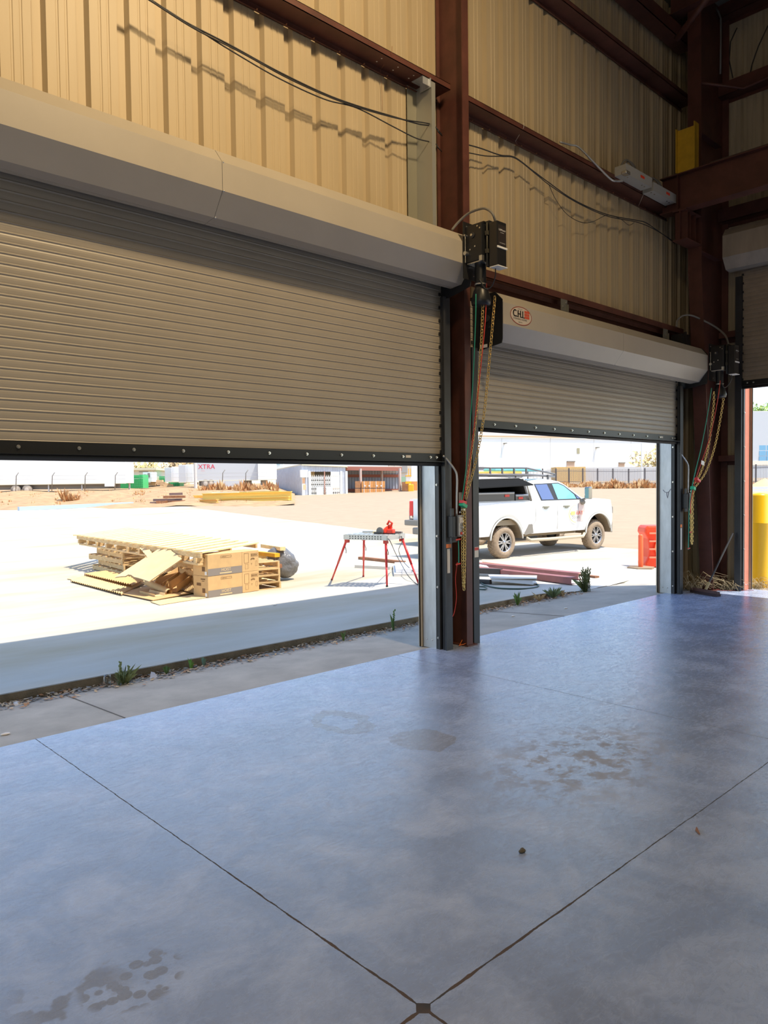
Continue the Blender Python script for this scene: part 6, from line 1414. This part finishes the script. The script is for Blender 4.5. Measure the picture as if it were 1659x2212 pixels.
b = MB(); fslab(b, 800, 905, 960, 1046, 120, 8, 0); b.build('wall', mat('tan_ribbed', (.62, .54, .44), .8), gb)
for k in range(7): b = MB(); fslab(b, 816+k*12.5, 817.5+k*12.5, 985, 1008, 119.8, .3, 0); b.build('pilaster', mat('pale_pilaster', (.72, .66, .56), .7), gb)
b = MB(); fslab(b, 866, 880, 1003, 1021, 119.7, .3, 0); b.build('louver', mat('louver_grey', (.36, .33, .30), .7), gb)
b = MB(); fslab(b, 889, 905, 985, 1041, 90, 1.0, 0); tag(b.build('white_container', m_trl), 'white container right behind the forklift', 'container')
b = MB(); fslab(b, 866, 880, 1030, 1042, 96, 1.5, 0); tag(b.build('green_tarp', mat('tarp_green', (.36, .52, .34), .8)), 'pale green covered heap left of the forklift cab', 'tarp')
# ---- right: white warehouse, brick enclosure, fence, weeds
wh = thing('warehouse', 'long white warehouse wall across the lot behind the second door', 'building', far(1230, 150))
A_w, B_w = atd(1000, 1042, 150), atd(1600, 1042, 175)
wd_ = V((B_w.x-A_w.x, B_w.y-A_w.y, 0)); wl = wd_.length; wd_.normalize(); wn = V((wd_.y, -wd_.x, 0)); wn = wn if wn.dot(FH) < 0 else -wn
zt0 = atd(1030, 936, 151).z
def ww(px, row, off=0.0):
    v = ray(px, row); a2 = V((A_w.x, A_w.y, 0)); t = a2.dot(wn)/V((v.x, v.y, 0)).dot(wn); return CAM+v*t+wn*off
def wrect(b, p0, p1, r0, r1, off=.05, th=.1):
    a = ww(p0, r1, off); c = ww(p1, r1, off); zt = ww(p0, r0, off).z; b.prism([V((a.x, a.y, a.z)), V((c.x, c.y, a.z)), V((c.x, c.y, zt)), V((a.x, a.y, zt))], -wn*th); return b
b = MB(); wrect(b, 960, 1585, 944, 1060, 0, 8); b.build('wall', mat('warehouse_white', (.83, .82, .79), .7), wh)
b = MB(); za = ww(960, 939.5, .3).z; a, c = ww(960, 939.5, .3), ww(1585, 939.5, .3)
a.z = c.z = za; b.prism([a, c, c+UP*3.5, a+UP*3.5], -wn*2); b.build('parapet', mat('parapet_pink', (.80, .68, .62), .7), wh)
b = MB(); b.prism([a-UP*.35, c-UP*.35, c, a], -wn*.4); b.build('cornice', mat('cornice_tan', (.52, .38, .24), .7), wh)
for px in (1084, 1189, 1283, 1363): b = MB(); wrect(b, px, px+.6, 946, 1040, .06, .1); b.build('panel_joint', mat('joint_pale', (.62, .62, .60), .7), wh)
for p0, p1, r0, r1 in ((1224, 1241, 996, 1008), (1336, 1349, 999, 1008)):
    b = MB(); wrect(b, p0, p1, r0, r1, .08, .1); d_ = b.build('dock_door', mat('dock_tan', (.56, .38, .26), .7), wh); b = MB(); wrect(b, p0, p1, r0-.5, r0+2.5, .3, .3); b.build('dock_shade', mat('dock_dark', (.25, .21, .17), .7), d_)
for p0, p1, r0, r1 in ((1246, 1252, 968, 980), (1372, 1377, 975, 985)):
    b = MB(); wrect(b, p0, p1, r0, r1, .08, .1); b.build('louver', mat('louver_olive', (.34, .31, .20), .7), wh)
for px, r in ((1088, 957), (1287, 966)): b = MB(); wrect(b, px-1, px+3, r, r+2, .9, .9); b.build('wall_light', m_greyp, wh)
b = MB(); wrect(b, 1030, 1115, 991, 1030, 3, .3); tag(b.build('white_container', m_trl), 'white container in front of the warehouse, left behind the truck rack', 'container')
b = MB(); p = far(1386, 100); b.smooth = True; b.cyl(p, V((p.x, p.y, rowz(1386, 958, 100))), .10, n=8); tag(b.build('light_pole', mat('pole_white', (.78, .77, .74), .5)), 'white light pole in front of the warehouse', 'pole')
b = MB(); fslab(b, 1201, 1265, 1009, 1048, 101, 3, 0); tag(b.build('brick_enclosure', mat('tan_brick', (.66, .42, .16), .8, var=.2, vs=14)), 'tan brick enclosure behind the iron fence', 'enclosure')
b = MB(); fslab(b, 1265, 1600, 1010, 1048, 104, 2, .004); tag(b.build('grey_screen_wall', mat('screen_grey', (.58, .56, .55), .8)), 'low grey wall behind the iron fence', 'wall')
def ironfence(label, L):
    t = thing('iron_fence', label, 'fence', far((L[0][0]+L[-1][0])/2, L[0][2])); bp = MB(); br = MB()
    for (p0, r0, D0, q0), (p1, r1, D1, q1) in zip(L, L[1:]):
        a0, a1 = atd(p0, r0, D0), atd(p1, r1, D1); z0, z1 = atd(p0, q0, D0).z, atd(p1, q1, D1).z; n_ = 14
        for i in range(n_): u = i/n_; p = a0.lerp(a1, u); bp.bar(V((p.x, p.y, z0+(z1-z0)*u-.3)), V((p.x, p.y, p.z)), .028, .028, up=(1, 0, 0))
        for dz_ in (.30, 1.7): br.bar(a0-UP*dz_, a1-UP*dz_, .04, .06)
    for p0, r0, D0, q0 in L:
        b = MB(); a = atd(p0, r0-1, D0); zz_ = atd(p0, q0, D0).z; b.bar(V((a.x, a.y, zz_-.5)), a, .12, .12, up=(1, 0, 0)); b.build('fence_post', mat('fence_black', (.10, .085, .085), .6), t)
    bp.build('pickets', mat('fence_grey', (.26, .23, .22), .6), t); br.build('rail', mat('fence_grey', (.26, .23, .22), .6), t); return t
ironfence('dark iron picket fence across the lot behind the white truck', [(1140, 1014, 99, 1040), (1172, 1013, 98, 1040), (1201, 1012.5, 97, 1041), (1229, 1012, 96, 1042), (1259, 1012.5, 95, 1042), (1291, 1013, 93, 1043), (1324, 1013, 91, 1044), (1358, 1013.5, 89, 1046), (1393, 1012, 87, 1044), (1430, 1011.5, 85, 1043), (1470, 1010, 83, 1042), (1511, 1008, 81, 1042)])
ironfence('dark iron picket fence seen through the right wall door', [(1590, 1006, 78, 1040), (1633, 1004, 76, 1041), (1680, 1002, 74, 1040)])
def weedband(label, px0, px1, D, rb, h, seed, n=500, dep=3.0):
    rnd = random.Random(seed); b = MB()
    for i in range(n):
        px = rnd.uniform(px0, px1); p = far(px, D-rnd.random()*dep); k = h*rnd.uniform(.4, 1.0)*(.75+.2*math.sin(px*.11)+.15*math.sin(px*.37+1)); p.z -= .1; 
        b.cur = rnd.randrange(2)
        for q in range(6):
            a = rnd.uniform(0, 6.28); d = V((math.cos(a), math.sin(a), 0)); s = V((-d.y, d.x, 0))*k*.07; m_ = p+d*k*.25+UP*k*.5; b.add([p-s, p+s, m_+s*1.3, p+d*k*.4+UP*k*rnd.uniform(.7, 1.1), m_-s*1.3], [(0, 1, 2, 3, 4)])
    return tag(b.build('dry_weeds', [m_dry, mat('dry_weed_pale', (.66, .42, .20), .9)]), label, 'weeds', None, 'stuff')
weedband('band of dry orange weeds at the foot of the far iron fence', 1280, 1520, 84, 0, 1.15, 21, 700, 4)
weedband('sparse yellow weeds in front of the brick enclosure', 1150, 1285, 92, 0, .8, 22, 350, 8)
weedband('dry weeds by the fence seen through the right wall door', 1585, 1660, 74, 0, 1.3, 23, 260)
weedband('tufts of dry weeds covering the dirt bank', -70, 595, 76, 0, .45, 24, 2200, 15)
weedband('taller dry weeds below the red lettered trailer', 430, 600, 77, 0, 1.2, 26, 300, 4)
weedband('round dry bush on the bank under the lettered trailer', 135, 168, 66, 0, 1.25, 25, 160, 1.2)
# straw heap and rail by door 3
p = far(1652, 66); b = MB(); b.smooth = True; b.lathe([(0, 1.3), (.6, 1.0), (1.6, .4), (2.4, -.1)], p, UP, 14); tag(b.build('straw_heap', mat('straw_heap', (.66, .46, .24), .9)), 'heap of straw behind the yellow bollard', 'heap')
b = MB(); p, q = atd(1590, 1055, 46), atd(1690, 1053.5, 46); b.bar(p, q, .2, .16); b.bar(p-UP*.16, q-UP*.16, .2, .1); tag(b.build('white_rail', mat('rail_pale', (.66, .67, .70), .5)), 'long pale rail lying beyond the yellow bollard', 'rail')
of2 = thing('office_building', 'grey white building with blue windows seen through the right wall door', 'building', far(1635, 118))
b = MB(); fslab(b, 1586, 1730, 890, 1050, 118, 10, -.045); b.build('wall', mat('office_grey', (.55, .56, .58), .7), of2)
b = MB(); fslab(b, 1584, 1732, 888.5, 902, 117.7, 11, -.045); b.build('parapet', mat('office_parapet', (.70, .66, .62), .7), of2)
b = MB(); fslab(b, 1586, 1730, 996, 1006, 117.8, .3, -.02); b.build('plinth', mat('office_cream', (.74, .67, .56), .7), of2)
b = MB(); fslab(b, 1627, 1627.6, 902, 996, 117.9, .2, 0); b.build('panel_joint', m_trlg, of2)
for p0, p1 in ((1640, 1680), (1604, 1615)):
    b = MB(); fslab(b, p0-1, p1+1, 960.5, 998, 117.9, .25, 0); wf = b.build('window_frame', m_white, of2); r = 962
    for r in (962, 974, 986):
        k = p0
        while k < p1-3: b = MB(); fslab(b, k, min(k+14.5, p1), r, r+10.5, 117.8, .1, 0); b.build('pane', mat('sky_glass', (.12, .34, .55), .08, spec=.8), wf); k += 16
# ---- trees
def tree(label, px, D, row_top, rad, seed, m, n=900, trunk=True):
    p = far(px, D); zt = rowz(px, row_top, D); t = thing('tree', label, 'tree', p, 0, 'trees far behind the yard'); rnd = random.Random(seed); b = MB(); c = V((p.x, p.y, zt-rad*.8))
    lobes = [c]+[c+V((rnd.uniform(-1, 1)*rad*.8, rnd.uniform(-1, 1)*rad*.8, rnd.uniform(-.5, .4)*rad)) for _ in range(7)]
    for i in range(n):
        l = lobes[rnd.randrange(8)]; v = V((rnd.gauss(0, 1), rnd.gauss(0, 1), rnd.gauss(0, 1))).normalized()*rad*.5*rnd.uniform(.5, 1); q = l+v; s = rad*.10*rnd.uniform(.6, 1.3); a = V((rnd.uniform(-1, 1), rnd.uniform(-1, 1), rnd.uniform(-1, 1))).normalized(); d = a.orthogonal().normalized()
        b.cur = rnd.randrange(2); b.add([q-a*s, q+d*s*.6, q+a*s, q-d*s*.6], [(0, 1, 2, 3)])
    b.build('crown', m, t); b = MB(); b.smooth = True; b.cyl(p, c, .3, .15, 8); b.build('trunk', mat('bark', (.20, .14, .09), .9), t)
mt1 = [mat('tree_olive', (.42, .36, .12), .9), mat('tree_tan', (.52, .40, .20), .9)]; mt2 = [mat('tree_green', (.22, .36, .08), .9), mat('tree_lime', (.36, .46, .14), .9)]
tree('olive tree left behind the small cream building', 285, 125, 1001, 3.0, 31, mt1); tree('olive tree behind the small cream building', 318, 122, 995, 3.2, 32, mt1); tree('brownish tree above the end on trailers', 380, 120, 991, 2.6, 33, [mat('tree_brown', (.50, .36, .20), .9), mt1[1]])
tree('brownish tree behind the tall pole and lettered trailer', 425, 116, 986, 3.0, 34, [mat('tree_brown', (.50, .36, .20), .9), mt1[1]]); tree('tree tops just above the long lettered trailer', 110, 125, 979, 3.0, 35, mt1); tree('tree top above the long trailer, left one', 30, 130, 981, 2.4, 36, mt1)
tree('green tree behind the grey white building', 1648, 150, 866, 3.6, 37, mt2, 700); tree('dry tree by the warehouse at the galvanised jamb', 1425, 110, 952, 4.0, 38, [mt1[1], mat('tree_yellow', (.66, .52, .24), .9)], 400)
